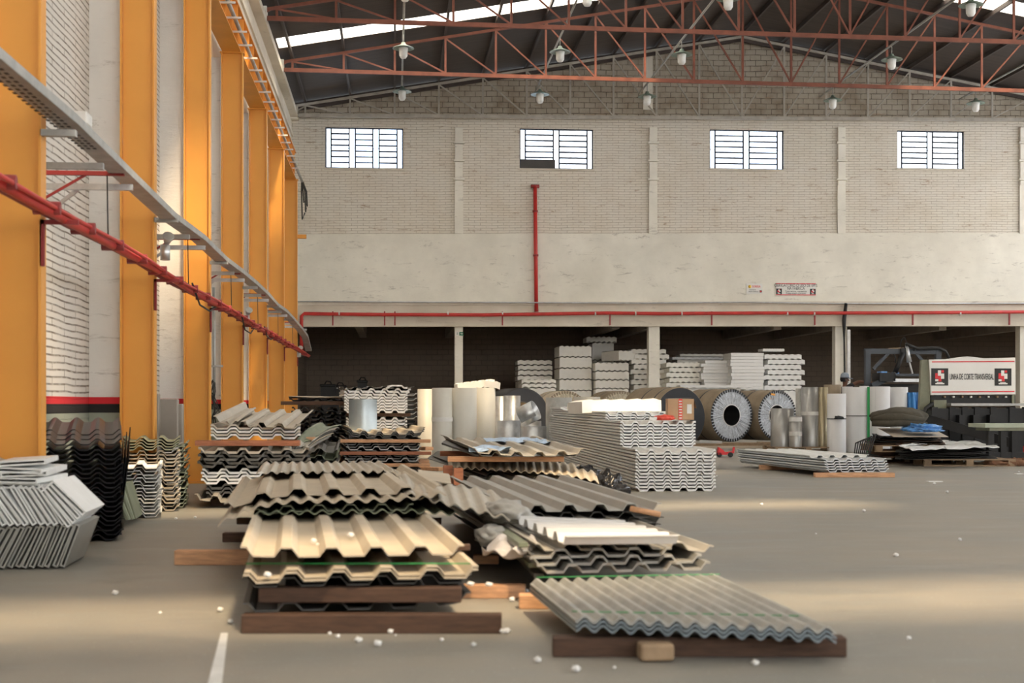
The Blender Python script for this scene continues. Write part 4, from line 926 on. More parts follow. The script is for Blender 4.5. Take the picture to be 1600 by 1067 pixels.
# ---------------------------------------------------------------- glossy black sheets
c = rect(34, 10.07, 0.01, .72, 1.3, -.20)
s = sheetq('roofing_sheet', c, 4, 'roll', .040, M['black'], th=.010, nl=3, label='glossy black ribbed sheet in the big black stack by the nearest column', cat=S, group='big black stack by the nearest column')
layers(s, 19, .036, .02, .03, .01, 6, down=False)
for k in range(3):
    sheetq('roofing_sheet', rect(34 + 3 * k, 10.05 + .3 * k, .735 + .03 * k, .72, 1.1, -.20, zb=.82 + .03 * k), 4, 'roll', .042, M['black'], th=.010, label='glossy black sheet tilted on top of the big black stack, %s of three' % ['lowest', 'middle', 'uppermost'][k], cat=S)
c = [PT(150, 10.3, .02), PT(196, 10.6, .02), PT(190, 11.7, .62), PT(170, 11.6, .62)]
for k in range(6):
    o = MB().bar((0, 0, 0), (.0, .9, .0), .008, .6).build('black_flashing', M['black']); o.location = PT(178 + k * 3.2, 10.5 + k * .08, .33); o.rotation_euler = (R(3 * k), R(2 + k), R(12)); tag(o, 'upright black flashing leaning on the right of the big black stack', 'flashing', 'black flashings')
# ---------------------------------------------------------------- green and white stacks at the second column
s = sheetq('roofing_sheet', rect(146, 12.2, 0.01, .60, .70, -.16), 3, 'trap', .040, M['white'], th=.008, nl=2, label='white ribbed sheet in the small low stack beside the big black one', cat=S, group='small low white stack')
layers(s, 13, .032, .012, .03, .02, 7, down=False)
sheetq('roofing_sheet', rect(146, 12.1, .46, .60, .8, -.16), 3, 'trap', .040, M['foam_w'], label='bright white top sheet of the small low stack', cat=S)
s = sheetq('roofing_sheet', rect(190, 13.0, 0.01, .54, .55, -.14), 3, 'trap', .040, M['beige'], th=.008, nl=2, label='beige ribbed sheet in the stack under the green ones', cat=S, group='beige sheets under the green ones')
layers(s, 15, .036, .012, .02, .02, 8, down=False)
for k in range(4): sheetq('roofing_sheet', rect(188 + k, 12.95, .60 + .028 * k, .54, .6, -.14), 3, 'roll', .042, M['green'], th=.008, nl=2, seed=k, label='olive green ribbed sheet on the stack at the foot of the second column', cat=S, group='olive green sheets at the second column')
s = sheetq('roofing_sheet', rect(252, 13.15, 0.01, .17, 1.0, -.12), 1, 'trap', .035, M['white'], th=.008, nl=2, rag=.03, label='narrow white sheet in the slim stack right of the green sheets', cat=S, group='slim white stack')
layers(s, 18, .033, .012, .05, .03, 9, down=False)
s = sheetq('roofing_sheet', rect(270, 13.5, 0.01, .13, 1.0, -.12), 1, 'trap', .035, M['green_l'], th=.008, nl=2, rag=.03, label='narrow pale sheet in the slimmest stack before the third column', cat=S, group='slimmest pale stack')
layers(s, 16, .038, .012, .05, .05, 10, down=False)
for k in range(5):
    o = MB().cb((0, 0, 0), (.02, .5, .32)).build('green_flashing', M['green_l'] if k % 2 else M['green']); o.location = PT(192 + 4 * k, 11.75 + .05 * k, .20); o.rotation_euler = (0, R(-24 + 2 * k), R(4)); tag(o, 'green folded strip leaning between the black and white stacks', 'flashing', 'green folded strips')
for k, (px0, px1, t, zt) in enumerate(((238, 248, 15.9, 1.17), (249, 277, 16.0, 1.11), (277, 285, 16.1, 1.05))):
    a = PT(px0, t, 0); b = PT(px1, t, 0); o = MB().box((0, 0, 0), ((b - a).x, .12, zt)).build('cladding_strip', M['purple'], bevel=.01); o.location = a
    tag(o, 'brownish grey upright panel %s between the second and third columns' % ['with the highest top', 'that is widest', 'that is lowest'][k], 'panel')
# ================================================================== upright rolls
def roll(px, wpx, ytop, t, m, label, name='sheet_roll', group=None, zb=0.0, seam=.3, strap=None, square=0):
    r = wpx * t / F / 2; ztop = H + (HY - ytop) / F * t; c = PT(px, t, zb); e = empty(name, c, label, 'roll', group)
    n = 40; pts = []; hh = ztop - zb
    for i in range(n + 1):
        a = 2 * math.pi * i / n + seam; rr = r * (1 + .05 * i / n); pts.append((rr * math.cos(a), rr * math.sin(a)))
    V = [(x, y, z) for z in (0, hh) for x, y in pts] + [(x * .97, y * .97, z) for z in (0, hh) for x, y in pts]; N = n + 1; Fc = []
    for i in range(n):
        Fc += [(i, i + 1, N + i + 1, N + i), (2 * N + i, 3 * N + i, 3 * N + i + 1, 2 * N + i + 1), (N + i, N + i + 1, 3 * N + i + 1, 3 * N + i)]
    MB().add(V, Fc, True).build('rolled_sheet', m, e)
    ins = MB()
    for q in (.86, .74, .62): ins.lathe([(r * q, .01), (r * q, hh - .01), (r * q * .97, hh - .01), (r * q * .97, .01)], n=28)
    ins.build('inner_turns', m, e)
    if strap:
        for z, hs, sm in strap: MB().lathe([(r * 1.07, z), (r * 1.07, z + hs)], n=32).build('strap', M[sm], e)
    return e
T = 25.5
roll(665, 25, 608, T + .9, M['roll'], 'pearl grey upright roll, leftmost of the tall ones left of the galvanised drums', seam=2)
roll(691, 31, 606, T - .2, M['roll'], 'tall pearl roll with a pale paper band around its middle', strap=[(.72, .08, 'tape')], seam=-1.2)
roll(725, 39, 606, T, M['roll'], 'broadest tall pearl upright roll in the centre background', seam=3)
roll(758, 31, 606, T + .4, M['roll'], 'tall pearl upright roll right of the broadest one', seam=1, strap=[(.12, .1, 'tape')])
roll(782, 18, 619, T + 1.2, M['galv'], 'narrow galvanised upright drum between the pearl rolls and the shiny one', seam=2)
roll(800, 26, 618, T + .4, M['galv'], 'shiny galvanised upright drum with a split seam', seam=-1.4)
roll(795, 36, 657, T - .3, M['galv'], 'low galvanised drum standing in front of the shiny split one', seam=2)
roll(833, 40, 666, T - .6, M['galv'], 'low wide galvanised drum in front of the black coil', seam=2)
roll(828, 34, 658, T + .4, M['galv'], 'low galvanised drum just behind the wide one', seam=.4)
roll(873, 40, 621, T + .3, M['galv_m'], 'large dull galvanised upright drum beside the long white stack', seam=.9)
roll(917, 40, 620, T + .6, M['galv_m'], 'large dull galvanised upright drum behind the white foam slab', seam=.6)
c = PT(826, 25.2, .82); mb = MB(); mx = Matrix.Rotation(R(62), 3, 'Y') @ Matrix.Rotation(R(20), 3, 'X')
V = []; n = 26
for s_ in (-.16, .16):
    for k, f in ((0, 1.0), (1, .97)):
        for i in range(n): a = 5.2 * i / (n - 1); V.append(mx @ Vector((.19 * f * math.cos(a), .19 * f * math.sin(a), s_)))
Fc = []
for i in range(n - 1): Fc += [(i, i + 1, 2 * n + i + 1, 2 * n + i), (n + i, 3 * n + i, 3 * n + i + 1, n + i + 1), (i, n + i, n + i + 1, i + 1), (2 * n + i, 2 * n + i + 1, 3 * n + i + 1, 3 * n + i)]
o = MB().add(V, Fc, True).build('metal_curl', M['galv']); o.location = c + Vector((0, 0, .05)); tag(o, 'open curl of shiny sheet metal resting on the low drums', 'curl')
for k, (px, y0, w_, a, m) in enumerate(((745, 603, 60, 5, 'foam'), (768, 602, 24, -6, 'foam'))):
    o = wavy_block('foam_slab', PT(px, T + .3, 1.345), w_ / F * T, .5, .15, 5 if k == 0 else 2, .02, M[m], label=['ribbed cream foam piece lying tilted on the tall pearl rolls', 'small cream foam offcut at the right end on the tall pearl rolls'][k], cat='foam slab'); o.rotation_euler = (0, R(-7 if k == 0 else 6), R(a))
# right group
T = 29.5
roll(1222, 35, 638, T, M['roll_g'], 'short wide silver roll at the left end of the right group', zb=.12, seam=1)
roll(1243, 19, 650, T - .4, M['roll_g'], 'shortest silver roll with two white labels at the left of the right group', zb=.12, strap=[(.55, .09, 'tape'), (.24, .09, 'tape')])
roll(1250, 13, 607, T + .6, M['galv_m'], 'thin tall grey roll between the short silver ones and the taped ones', zb=.12)
roll(1267, 29, 605, T, M['roll_g'], 'tall silver roll held with clear tape in the right group', zb=.12, strap=[(.68, .08, 'tape')], seam=-.8)
roll(1285, 17, 605, T - .1, M['roll_y'], 'tall brass toned roll in the right group', zb=.12, seam=4)
roll(1301, 26, 601, T + 1.2, M['kraft'], 'kraft brown roll peeking out behind the white ones', seam=4)
roll(1307, 28, 615, T - .5, M['roll_w'], 'white roll with a knotted black strap, frontmost of the right group', strap=[(.72, .02, 'strap')], seam=.5)
roll(1324, 16, 604, T + .9, M['roll_w'], 'narrow white roll squeezed behind the strapped one')
roll(1338, 31, 605, T, M['roll_w'], 'tall white roll crossed by a thin dark strap', strap=[(.78, .015, 'strap')], seam=.9)
roll(1350, 14, 603, T + .7, M['roll_w'], 'slim white roll next to the green strap')
e = roll(1374, 32, 604, T - .1, M['roll_w'], 'tall white roll standing right of the green strap', seam=4)
roll(1404, 28, 605, T + .1, M['roll_w'], 'tall white roll beside the blue one', seam=4.6)
roll(1424, 14, 613, T, M['roll_b'], 'shiny blue film covered roll, left of two'); roll(1437, 15, 613, T + .1, M['roll_b'], 'darker blue film covered roll, right of two')
o = MB().bar(PT(1357, T - .35, .0), PT(1357, T - .35, 1.42), .055, .01); tag(o.build('green_strap', M['strap_g']), 'bright green upright strap between two tall white rolls', 'strap')
o = blob('strap_knot', PT(1311, T - .78, .755), (.09, .04, .035), M['strap'], 3, .8, 5, 3, label='knotted black strap end on the frontmost white roll', cat='strap')
# ================================================================== pallets
def pallet(c, rz, W, D, label, m='wood_p', n=3):
    e = empty('wooden_pallet', c, label, 'pallet', rz=rz)
    for y in (-D / 2 + .05, 0, D / 2 - .05):
        MB().box((-W / 2, y - .05, 0), (W / 2, y + .05, .02)).build('bottom_board', M[m], e)
        for x in (-W / 2 + .07, 0, W / 2 - .07): MB().box((x - .06, y - .05, .02), (x + .06, y + .05, .10)).build('block', M[m], e)
    for k in range(6):
        y = -D / 2 + .06 + k * (D - .12) / 5; MB().box((-W / 2, y - .05, .10), (W / 2, y + .05, .12)).build('top_board', M[m], e)
    return e
pallet(PT(1252, 29.65, 0), -TH, 1.45, 1.5, 'low pallet under the silver rolls of the right group', 'wood_p')
T = 23.2
pallet(PT(1498, 23.2, 0), -.1, 1.55, 1.2, 'wooden pallet under the loose plates on the right')
pallet(PT(1412, 24.3, 0), -.1, 1.35, 1.2, 'dark lower pallet under the brown blanket load', 'wood_d')
pallet(PT(1412, 24.3, .20), -.1, 1.3, 1.1, 'upper pallet of the blanket load', 'wood_p')
for k in range(2): timber(1360, 1460, 24.1 + k * .8, .12, .075, 'wood_d', label=['front dark timber between the two pallets of the blanket load', 'rear dark timber between the two pallets of the blanket load'][k])
for k in range(4):
    sheetq('metal_plate', [PT(1350 + k * 9, 23.9, .345 + .03 * k), PT(1478 - k * 5, 23.7, .335 + .03 * k), PT(1470, 24.9, .35 + .03 * k), PT(1362, 25.0, .37 + .03 * k)], 2, 'trap', .012, M['blackm'] if k % 2 else M['wood_d'], nz=.05, ns=5, seed=k, label='dark crooked plate under the cardboard on the blanket pallet', cat='plate', group='dark plates under the cardboard')
sheetq('cardboard_sheet', [PT(1396, 23.6, .47), PT(1482, 23.5, .47), PT(1455, 24.8, .60), PT(1372, 24.8, .60)], 1, 'flat', 0, M['card_l'], label='pale cardboard sheet sliding forward under the blanket', cat='cardboard')
o = blob('blanket', PT(1404, 24.4, .80), (.50, .40, .19), M['blanket'], 2, .18, 1.5, label='folded olive brown blanket on the right pallet load', cat='blanket')
mb = MB()
for k in range(2):
    mb.tube([PT(1362 + 3 * k, 23.95 + .02 * k, .70 + .07 * k), PT(1385, 23.88, .71 + .10 * k), PT(1410, 23.86, .72 + .09 * k), PT(1448 - 6 * k, 23.9, .68 + .08 * k)], [.05, .075, .075, .05], 10)
ob = mb.build('fold', M['blanket']); ob.parent = o; ob.location = -o.location
o = blob('blue_plastic', PT(1441, 23.75, .61), (.27, .22, .075), M['bluefilm'], 6, .7, 4, label='crumpled blue plastic in front of the blanket', cat='plastic')
for k in range(7):
    c = [PT(1398 + (k * 13) % 17, 22.6 + .05 * k, .125 + .024 * k), PT(1560 - (k * 17) % 40, 22.8 + .04 * k, .13 + .020 * k), PT(1545 - (k * 9) % 30, 23.9, .14 + .024 * k), PT(1400 + (k * 5) % 20, 23.9, .13 + .026 * k)]
    sheetq('metal_plate', c, 3, 'flat', 0, M['blackm'], th=.008, nz=.035, ns=3, seed=k + 9, label='dark thin plate in the spread pile on the right pallet', cat='plate', group='dark plates on the right pallet')
for k, (cs_, lb) in enumerate((([(1425, 704), (1500, 700), (1478, 690), (1392, 692)], 'crumpled white plate on the left of the right pallet load'), ([(1480, 702), (1562, 698), (1520, 689), (1470, 691)], 'white plate at the right of the pallet load, pointing right'), ([(1405, 697), (1470, 693), (1490, 687), (1440, 686)], 'white plate lying back on the right pallet load'))):
    zs = .31 + .012 * k
    sheetq('metal_plate', [G(x, y, zs) for x, y in cs_], 4, 'flat', 0, M['white'], th=.008, nz=.03, ns=4, seed=k + 30, label=lb, cat='plate')
wr = MB()
for k in range(9):
    x = 1345 + 3.0 * k; wr.tube([PT(x + 6, 24.0, .42), PT(x - 8 + k, 23.6, .36 + .02 * k), PT(x - 10, 23.5, .18), PT(x - 4 + 2 * k, 23.5, .03 + .01 * k)], .012, 6)
tag(wr.build('wire_tangle', M['cable']), 'tangle of dark straps hanging from the left of the blanket pallet', 'straps', kind='stuff')
# ================================================================== big coils
def filmy(c):
    m, nt, b = newmat('wrinkled wrapping film'); tc = node(nt, 'TexCoord'); 
    n1 = node(nt, 'TexNoise', Scale=9.0, Detail=6.0, Roughness=.7, Distortion=2.0); nt.links.new(tc.outputs['Object'], n1.inputs['Vector'])
    nt.links.new(ramp(nt, n1.outputs['Fac'], [(.35, tuple(x * .6 for x in c)), (.62, c)]), b.inputs['Base Color']); b.inputs['Roughness'].default_value = .3
    bp = node(nt, 'Bump', Strength=.6, Distance=.03); nt.links.new(n1.outputs['Fac'], bp.inputs['Height']); nt.links.new(bp.outputs[0], b.inputs['Normal']); return m
M['wrapfilm'] = filmy((.62, .66, .72)); M['wrappaper'] = filmy((.74, .66, .50))
def coil(cx, cy, r, t, L, body, face, hole, label, tabs=None, az=-22, band=None):
    z = H + (HY - cy) / F * t; c = PT(cx, t, z); e = empty('steel_coil', (c.x, c.y, z - r), label, 'coil', rz=R(-az)); rot = Matrix.Rotation(R(-90), 3, 'X')
    o = Vector((0, 0, r)); e.rotation_euler = (0, 0, R(-az)) 
    MB().lathe([(r * .97, 0), (r, .03), (r, L - .03), (r * .97, L)], o, 56, rot).build('outer_turns', M[body], e)
    # front face with fine radial wrinkles
    mb = MB(); n = 112; V = []
    rad = [hole, hole * 1.15, (hole + r) / 2, r * .93, r * .97]
    rn = random.Random(int(cx))
    for j, q in enumerate(rad):
        for i in range(n):
            a = 2 * math.pi * i / n; dy = (rn.uniform(-.014, .014) if face.startswith('wrap') and 0 < j < 4 else 0); V.append(Vector((q * math.cos(a), dy, r + q * math.sin(a))))
    Fc = [(j * n + i, j * n + (i + 1) % n, (j + 1) * n + (i + 1) % n, (j + 1) * n + i) for j in range(len(rad) - 1) for i in range(n)]
    mb.add(V, Fc); mb.build('front_face', M[face], e)
    MB().lathe([(hole, L), (hole, 0)], o, 40, rot).build('core', M['coilb'] if face != 'coilb' else M['kraft_l'], e)
    MB().lathe([(hole * 1.0, -.01), (hole * 1.08, -.012), (hole * 1.08, .01)], o, 40, rot).build('core_rim', M['tape'] if face != 'coilb' else M['coilb'], e)
    MB().lathe([(hole, L), (r * .97, L)], o, 40, rot).build('rear_face', M[face], e)
    if tabs:
        tm = MB(); k = 52
        for i in range(k):
            a0 = 2 * math.pi * (i + .15) / k; a1 = 2 * math.pi * (i + .72) / k; q0, q1 = r * .88, r * .995
            tm.add([(q * math.cos(a), -.018, r + q * math.sin(a)) for q, a in ((q0, a0), (q1, a0 - .01), (q1, a1 + .01), (q0, a1))], [(0, 1, 2, 3)])
        tm.build('crimped_edge', M[tabs], e)
    if band:
        for y in band: MB().lathe([(r * 1.005, y), (r * 1.005, y + .05)], o, 56, rot).build('steel_band', M['coilb'], e)
    return e
t_ = 34.5
coil(817, 650, .70, t_ - 1, 1.2, 'coilb', 'coilb', .34, 'black steel coil behind the galvanised drums, leftmost of the coils', az=-14)
coil(884, 649, .65, t_ + 1, 1.3, 'kraft_l', 'wrappaper', .26, 'paper wrapped coil with a crimped rim, second from left in the coil row', tabs='kraft', az=-10, band=[.7])
coil(970, 649, .65, t_ + 1, 1.3, 'kraft', 'wrappaper', .26, 'paper wrapped coil behind the foam slab, third from left in the coil row', tabs='kraft', az=-10, band=[.5, .9])
coil(1063, 652, .74, t_ - 1.8, 1.6, 'kraft', 'coilb', .30, 'large bare black coil behind the cardboard box', az=-22, band=[.25, .8])
coil(1143, 649, .67, t_ - .6, 1.3, 'kraft', 'wrapfilm', .26, 'coil wrapped in silvery film with an open dark core, facing the camera', tabs='coilb', az=-24, band=[.6])
coil(1214, 649, .65, t_, 1.4, 'kraft', 'wrapfilm', .26, 'film wrapped coil with two orange stickers, rightmost of the coil row', tabs='coilb', az=-26, band=[.6])
for k, (px, py, a) in enumerate(((1204, 623, .1), (1207, 616, .12), (1133, 630, 1.2))):
    o = MB().cb((0, 0, 0), (.17, .006, .05)).build('orange_sticker', M['orange']); o.location = P(px, py, t_ - (.10 if k < 2 else .67)); o.rotation_euler = (0, a, R(23))
    tag(o, ['lower orange sticker on the rightmost coil', 'upper orange sticker on the rightmost coil', 'orange sticker above the core of the silvery film coil'][k], 'sticker')
for k, (px0, px1, t) in enumerate(((1050, 1125, 32.6), (1118, 1190, 33.4), (1185, 1240, 34.0), (790, 850, 33.3), (855, 1000, 35.4))):
    a = PT(px0, t - .1, .045); b = PT(px1, t - .1, .045)
    for j in (0,):
        tag(MB().bar(a, b, .5, .09).build('coil_skid', M['wood_p']), 'wooden skid under %s' % ['the large black coil', 'the silvery film coil', 'the rightmost coil', 'the leftmost black coil', 'the two paper wrapped coils'][k], 'skid')
tag(MB().bar(PT(1046, 31.0, .05), PT(1205, 31.2, .05), .18, .05).build('long_plank', M['card_l']), 'long pale plank on the floor before the coils', 'plank')
# ================================================================== foam in the recess
def foam_stack(px0, px1, ytop, t, lh, n, alt, what, count, m='foam', D=1.0, jit=.01, rz=0, flat=False, amp=None):
    W = (px1 - px0) * t / F; zt = H + (HY - ytop) / F * t; cx = (px0 + px1) / 2; rn = random.Random(int(px0)); amp = amp or .035
    zb = zt - lh * count
    b = wavy_block('foam_block', PT(cx, t, 0), W * .98, D, zb, n, amp, M[m], bottom=False, label='tall lower foam block carrying %s' % what, cat='foam block'); b.rotation_euler.z = rz
    src = None
    for k in range(count):
        if src is None:
            o = wavy_block('foam_block' if lh > .12 else 'foam_slab', (0, 0, 0), W, D, lh - .004, n, .004 if flat else amp, M[m], bottom=not flat) if not alt else wavy_block('foam_block', (0, 0, 0), W, D, lh - .004, n, .024, M[m], bottom=True)
            src = o
        else: o = src.copy(); COL.objects.link(o)
        tag(o, 'white foam piece in %s' % what, 'foam block', 'foam pieces in ' + what)
        x = rn.uniform(-jit, jit) + (W / n / 2 * (k % 2) if alt else 0)
        p = PT(cx, t, zb + lh * k); o.location = p + Vector((x, rn.uniform(-jit, jit), 0)); o.rotation_euler.z = rz + rn.uniform(-.01, .01)
T = 43.2
foam_stack(815, 869, 592, T - .6, .14, 5, False, 'the low left foam stack', 2)
foam_stack(809, 863, 562, T + .6, .17, 5, False, 'the leftmost foam stack with cream light on it', 4)
foam_stack(874, 925, 540, T, .36, 6, False, 'the tallest foam tower', 4, rz=.05)
foam_stack(925, 959, 535, T + 2, .6, 4, False, 'the dim foam tower behind the tallest one', 2)
o = wavy_block('foam_slab', PT(940, T + 1.9, H + (HY - 535) / F * (T + 1.9)), 1.02, .8, .2, 6, .04, M['foam'], label='single foam slab capping the dim rear tower', cat='foam slab')
foam_stack(930, 983, 566, T - .2, .28, 6, False, 'the square foam stack left of the post', 3, rz=.04)
foam_stack(986, 1041, 545, T + .3, .165, 6, True, 'the slotted foam stack behind the post', 9)
o = wavy_block('foam_slab', PT(985, T + .2, H + (HY - 563) / F * T), .95, .9, .32, 5, .03, M['foam'], label='foam slab turned aside on the left of the slotted stack', cat='foam slab'); o.rotation_euler.z = .5
foam_stack(1041, 1094, 566, T - .4, .16, 6, True, 'the low slotted foam stack right of the post', 5)
foam_stack(1098, 1150, 563, T - .6, .10, 3, False, 'the pile of thin foam slabs', 9, 'foam_w', jit=.06, flat=True)
foam_stack(1142, 1194, 551, T - 1, .105, 3, False, 'the tall pile of smooth foam slabs', 11, 'foam_w', jit=.03, flat=True)
foam_stack(1194, 1253, 553, T - .5, .165, 6, True, 'the rightmost slotted foam stack', 7, 'foam_w')
for k, (px0, px1, y, t, lb) in enumerate(((1062, 1178, 606, 40.2, 'long thin white foam slab lying over the coils'), (1062, 1140, 557, T + 2.0, 'dim foam slab at the very back of the recess, upper'), (1050, 1136, 562, T + 1.8, 'dim foam slab at the very back of the recess, lower'), (1192, 1226, 549, T - .6, 'thin foam slab topping the rightmost slotted stack'))):
    z = H + (HY - y) / F * t
    if k == 0: tag(MB().box((0, 0, 0), (1.6, .5, z)).build('foam_block', M['foam_w']), 'foam base under the long thin slab behind the coils', 'foam block').location = PT(1075, t + .05, 0)
    if k in (1, 2): 
        if k == 2: tag(MB().box((0, 0, 0), (1.5, .9, z)).build('foam_block', M['foam']), 'dim foam base at the very back of the recess', 'foam block').location = PT(1058, t + .05, 0)
    o = wavy_block('foam_slab', PT((px0 + px1) / 2, t, z), (px1 - px0) * t / F, .6, .09, 8, .01, M['foam_w'] if k != 1 else M['foam'], label=lb, cat='foam slab')
for k in range(4):
    o = wavy_block('foam_slab', PT((793, 802, 790, 812)[k], 41 - .2 * k, H + (26 - 5 * k) / F * 41 - .35), .5, .5, .16, 2, .02, M['foam'], label=['upper', 'middle', 'lower', 'lowest'][k] + ' small cream foam offcut leaning above the black coil', cat='foam slab'); o.rotation_euler = (0, R((8, -5, 4, 12)[k]), .2 * k)
tag(MB().box((0, 0, 0), (1.1, .8, 1.18)).build('foam_block', M['foam']), 'cream foam base block behind the black coil', 'foam block').location = PT(785, 40.6, 0)
# dark things in the left of the recess
for k, (px, w_, y, t) in enumerate(((512, 22, 600, 44), (531, 18, 602, 44.3), (566, 14, 594, 45))):
    z = H + (HY - y) / F * t; W = w_ / F * t
    e = empty('dark_bin', PT(px, t, 0), ['left', 'right', 'tall'][k] + ' dark bin standing in the gloom of the recess', 'bin'); MB().box((-W / 2, 0, 0), (W / 2, .5, z - .08)).build('bin_body', M['dark'], e); MB().box((-W / 2 - .03, -.03, z - .08), (W / 2 + .03, .53, z)).build('lid', M['dark'], e, bevel=.02); MB().tube([(-.1, .1, z), (-.04, .1, z + .10), (.08, .1, z + .08), (.12, .1, z)], .02).build('grip', M['dark'], e)
# ================================================================== cutting line machine
t = 26.5; c = PT(1519, t, 0); e = empty('cutting_machine', c, 'cross cutting machine behind its white sign board with two red and white logos', 'machine', rz=-TH * .3)
s = t / F
def zz(y, tt=t): return H + (HY - y) / F * tt
def xx(px): return (px - 1519) * s
b = MB().add([(xx(1450), -.02, zz(562)), (xx(1587.5), -.02, zz(558.5)), (xx(1588), -.02, zz(616)), (xx(1453), -.02, zz(617)), (xx(1450), .03, zz(562)), (xx(1587.5), .03, zz(558.5)), (xx(1588), .03, zz(616)), (xx(1453), .03, zz(617))], [(0, 1, 2, 3), (7, 6, 5, 4), (0, 4, 5, 1), (1, 5, 6, 2), (2, 6, 7, 3), (3, 7, 4, 0)]); b.build('sign_board', M['sign'], e)
MB().box((xx(1453), .03, zz(616)), (xx(1586), .35, zz(565))).build('hood', M['greenm'], e)
MB().add([(xx(1440), .05, zz(562)), (xx(1452), .03, zz(562)), (xx(1453), .03, zz(640)), (xx(1436), .05, zz(640)), (xx(1446), .35, zz(562)), (xx(1454), .35, zz(562)), (xx(1455), .35, zz(640)), (xx(1442), .35, zz(640))], [(0, 1, 2, 3), (7, 6, 5, 4), (0, 4, 5, 1), (1, 5, 6, 2), (2, 6, 7, 3), (3, 7, 4, 0)]).build('side_housing', M['greenm'], e)
MB().add([(xx(1485), .2, zz(561)), (xx(1552), .2, zz(560)), (xx(1518), .2, zz(556)), (xx(1485), .5, zz(561)), (xx(1552), .5, zz(560)), (xx(1518), .5, zz(556))], [(0, 1, 2), (5, 4, 3), (0, 3, 4, 1), (1, 4, 5, 2), (2, 5, 3, 0)]).build('hood_cap', M['sign'], e)
for y in (565.5, 612.5): MB().bar((xx(1454), -.024, zz(y)), (xx(1586), -.024, zz(y - 1)), .004, .02).build('red_line', M['signr'], e)
def logo2(cx): 
    logo(e, cx, zz(589), .34, -.022)
logo2(xx(1466.5)); logo2(xx(1567.5))
tx = textobj('LINHA DE CORTE TRANSVERSAL', .135, (xx(1517.5), -.024, zz(589)), M['signb'], e, bold=.001); tx.scale = (.45, 1.2, 1)
MB().box((xx(1455), .05, zz(632)), (xx(1590), .5, zz(618))).build('press_beam', M['dark'], e)
MB().box((xx(1583), .0, zz(632)), (xx(1587), .1, zz(617))).build('guard_post', M['greenm'], e)
MB().box((xx(1455), -.1, zz(640)), (xx(1475), .1, zz(625))).build('gear_cover', M['greenm'], e)
for k in range(8): MB().tube([(xx(1475 + 14 * k), -.03, zz(620)), (xx(1475 + 14 * k), .06, zz(620))], .018, 8).build('bolt', M['sign' if k % 2 else 'wood_p'], e)
MB().box((xx(1476), -.3, zz(634)), (xx(1640), .2, zz(630))).build('table_edge', M['galv_m'], e)
MB().box((xx(1450), -.2, zz(662)), (xx(1640), .8, zz(650))).build('lower_frame', M['dark'], e)
for px in (1452, 1480, 1500, 1520, 1545, 1575, 1600, 1625): MB().box((xx(px) - .06, -.25, 0), (xx(px) + .06, -.1, zz(636))).build('leg', M['dark'], e)
for px in (1490, 1512, 1538): MB().box((xx(px) - .06, -.42, zz(668)), (xx(px) + .07, -.26, zz(648))).build('roller_bracket', M['dark'], e)
MB().box((xx(1452), -.22, .05), (xx(1640), .6, zz(638))).build('machine_bed', M['dark'], e)
MB().bar((xx(1440), -.3, zz(655)), (xx(1545), -1.1, zz(690)), .1, .18).build('side_rail', M['dark'], e)
MB().tube([(xx(1438), -.05, .3), (xx(1436), -.1, zz(655)), (xx(1442), -.1, zz(638)), (xx(1455), -.06, zz(630))], .04, 8).build('hose', M['cable'], e)
# front table on the right
t2 = 23.6; c = PT(1580, t2, 0); e = empty('work_table', c, 'low table with pale green edge at the right picture border before the machine', 'table'); s2 = t2 / F
MB().box((-42 * s2, 0, H + (HY - 668) * s2), (60 * s2, .7, H + (HY - 662) * s2)).build('table_top', M['bench'], e); MB().box((-34 * s2, .02, H + (HY - 673) * s2), (60 * s2, .6, H + (HY - 668) * s2)).build('apron', M['greenm'], e)
for x in (-30, -10, 8, 40): MB().box((x * s2 - .05, .05, 0), (x * s2 + .05, .16, H + (HY - 673) * s2)).build('leg', M['dark'], e)
MB().box((-32 * s2, .06, .1), (55 * s2, .14, .2)).build('stretcher', M['dark'], e)
# gantry behind
t3 = 30.8; c = PT(1415, t3, 0); e = empty('steel_gantry', c, 'blue grey steel gantry frame with hoses behind the white rolls', 'gantry'); s3 = t3 / F
def g(px, y, dy=0): return Vector(((px - 1415) * s3, dy, H + (HY - y) * s3))
MB().box((-.14, -.1, 0), (.14, .1, .02)); 
for px in (1353.5, 1467): MB().bar(g(px, 547), Vector(((px - 1415) * s3, 0, 0)), .12, .12, (0, 1, 0)).build('upright', M['gantry'], e)
MB().bar(g(1349, 549), g(1472, 549), .10, .12).build('cross_beam', M['gantry'], e)
MB().bar(g(1387, 552), g(1363, 577), .05, .07).build('brace', M['gantry'], e); MB().bar(g(1432, 552), g(1452, 575), .05, .07).build('brace', M['gantry'], e)
MB().bar(g(1356, 603, -.2), g(1384, 590, -.2), .06, .12).build('brace', M['gantry'], e)
MB().tube([g(1407, 552, -.15), g(1393, 582, -.2)], .055, 10).build('cylinder', M['dark'], e); MB().tube([g(1393, 582, -.2), g(1390, 588, -.2)], .025).build('piston', M['galv'], e)
MB().tube([g(1414, 540, -.1), g(1417, 566, -.15)], [.03, .06], 10).build('valve_body', M['galv'], e); MB().tube([g(1417, 566, -.15), g(1422, 584, -.15)], .022, 8).build('nozzle', M['tape'], e)
MB().tube([g(1388, 545), g(1412, 544)], .018, 8).build('air_pipe', M['wood_p'], e)
MB().box(g(1405, 552, -.12), g(1413, 544, .0)).build('joint_block', M['dark'], e)
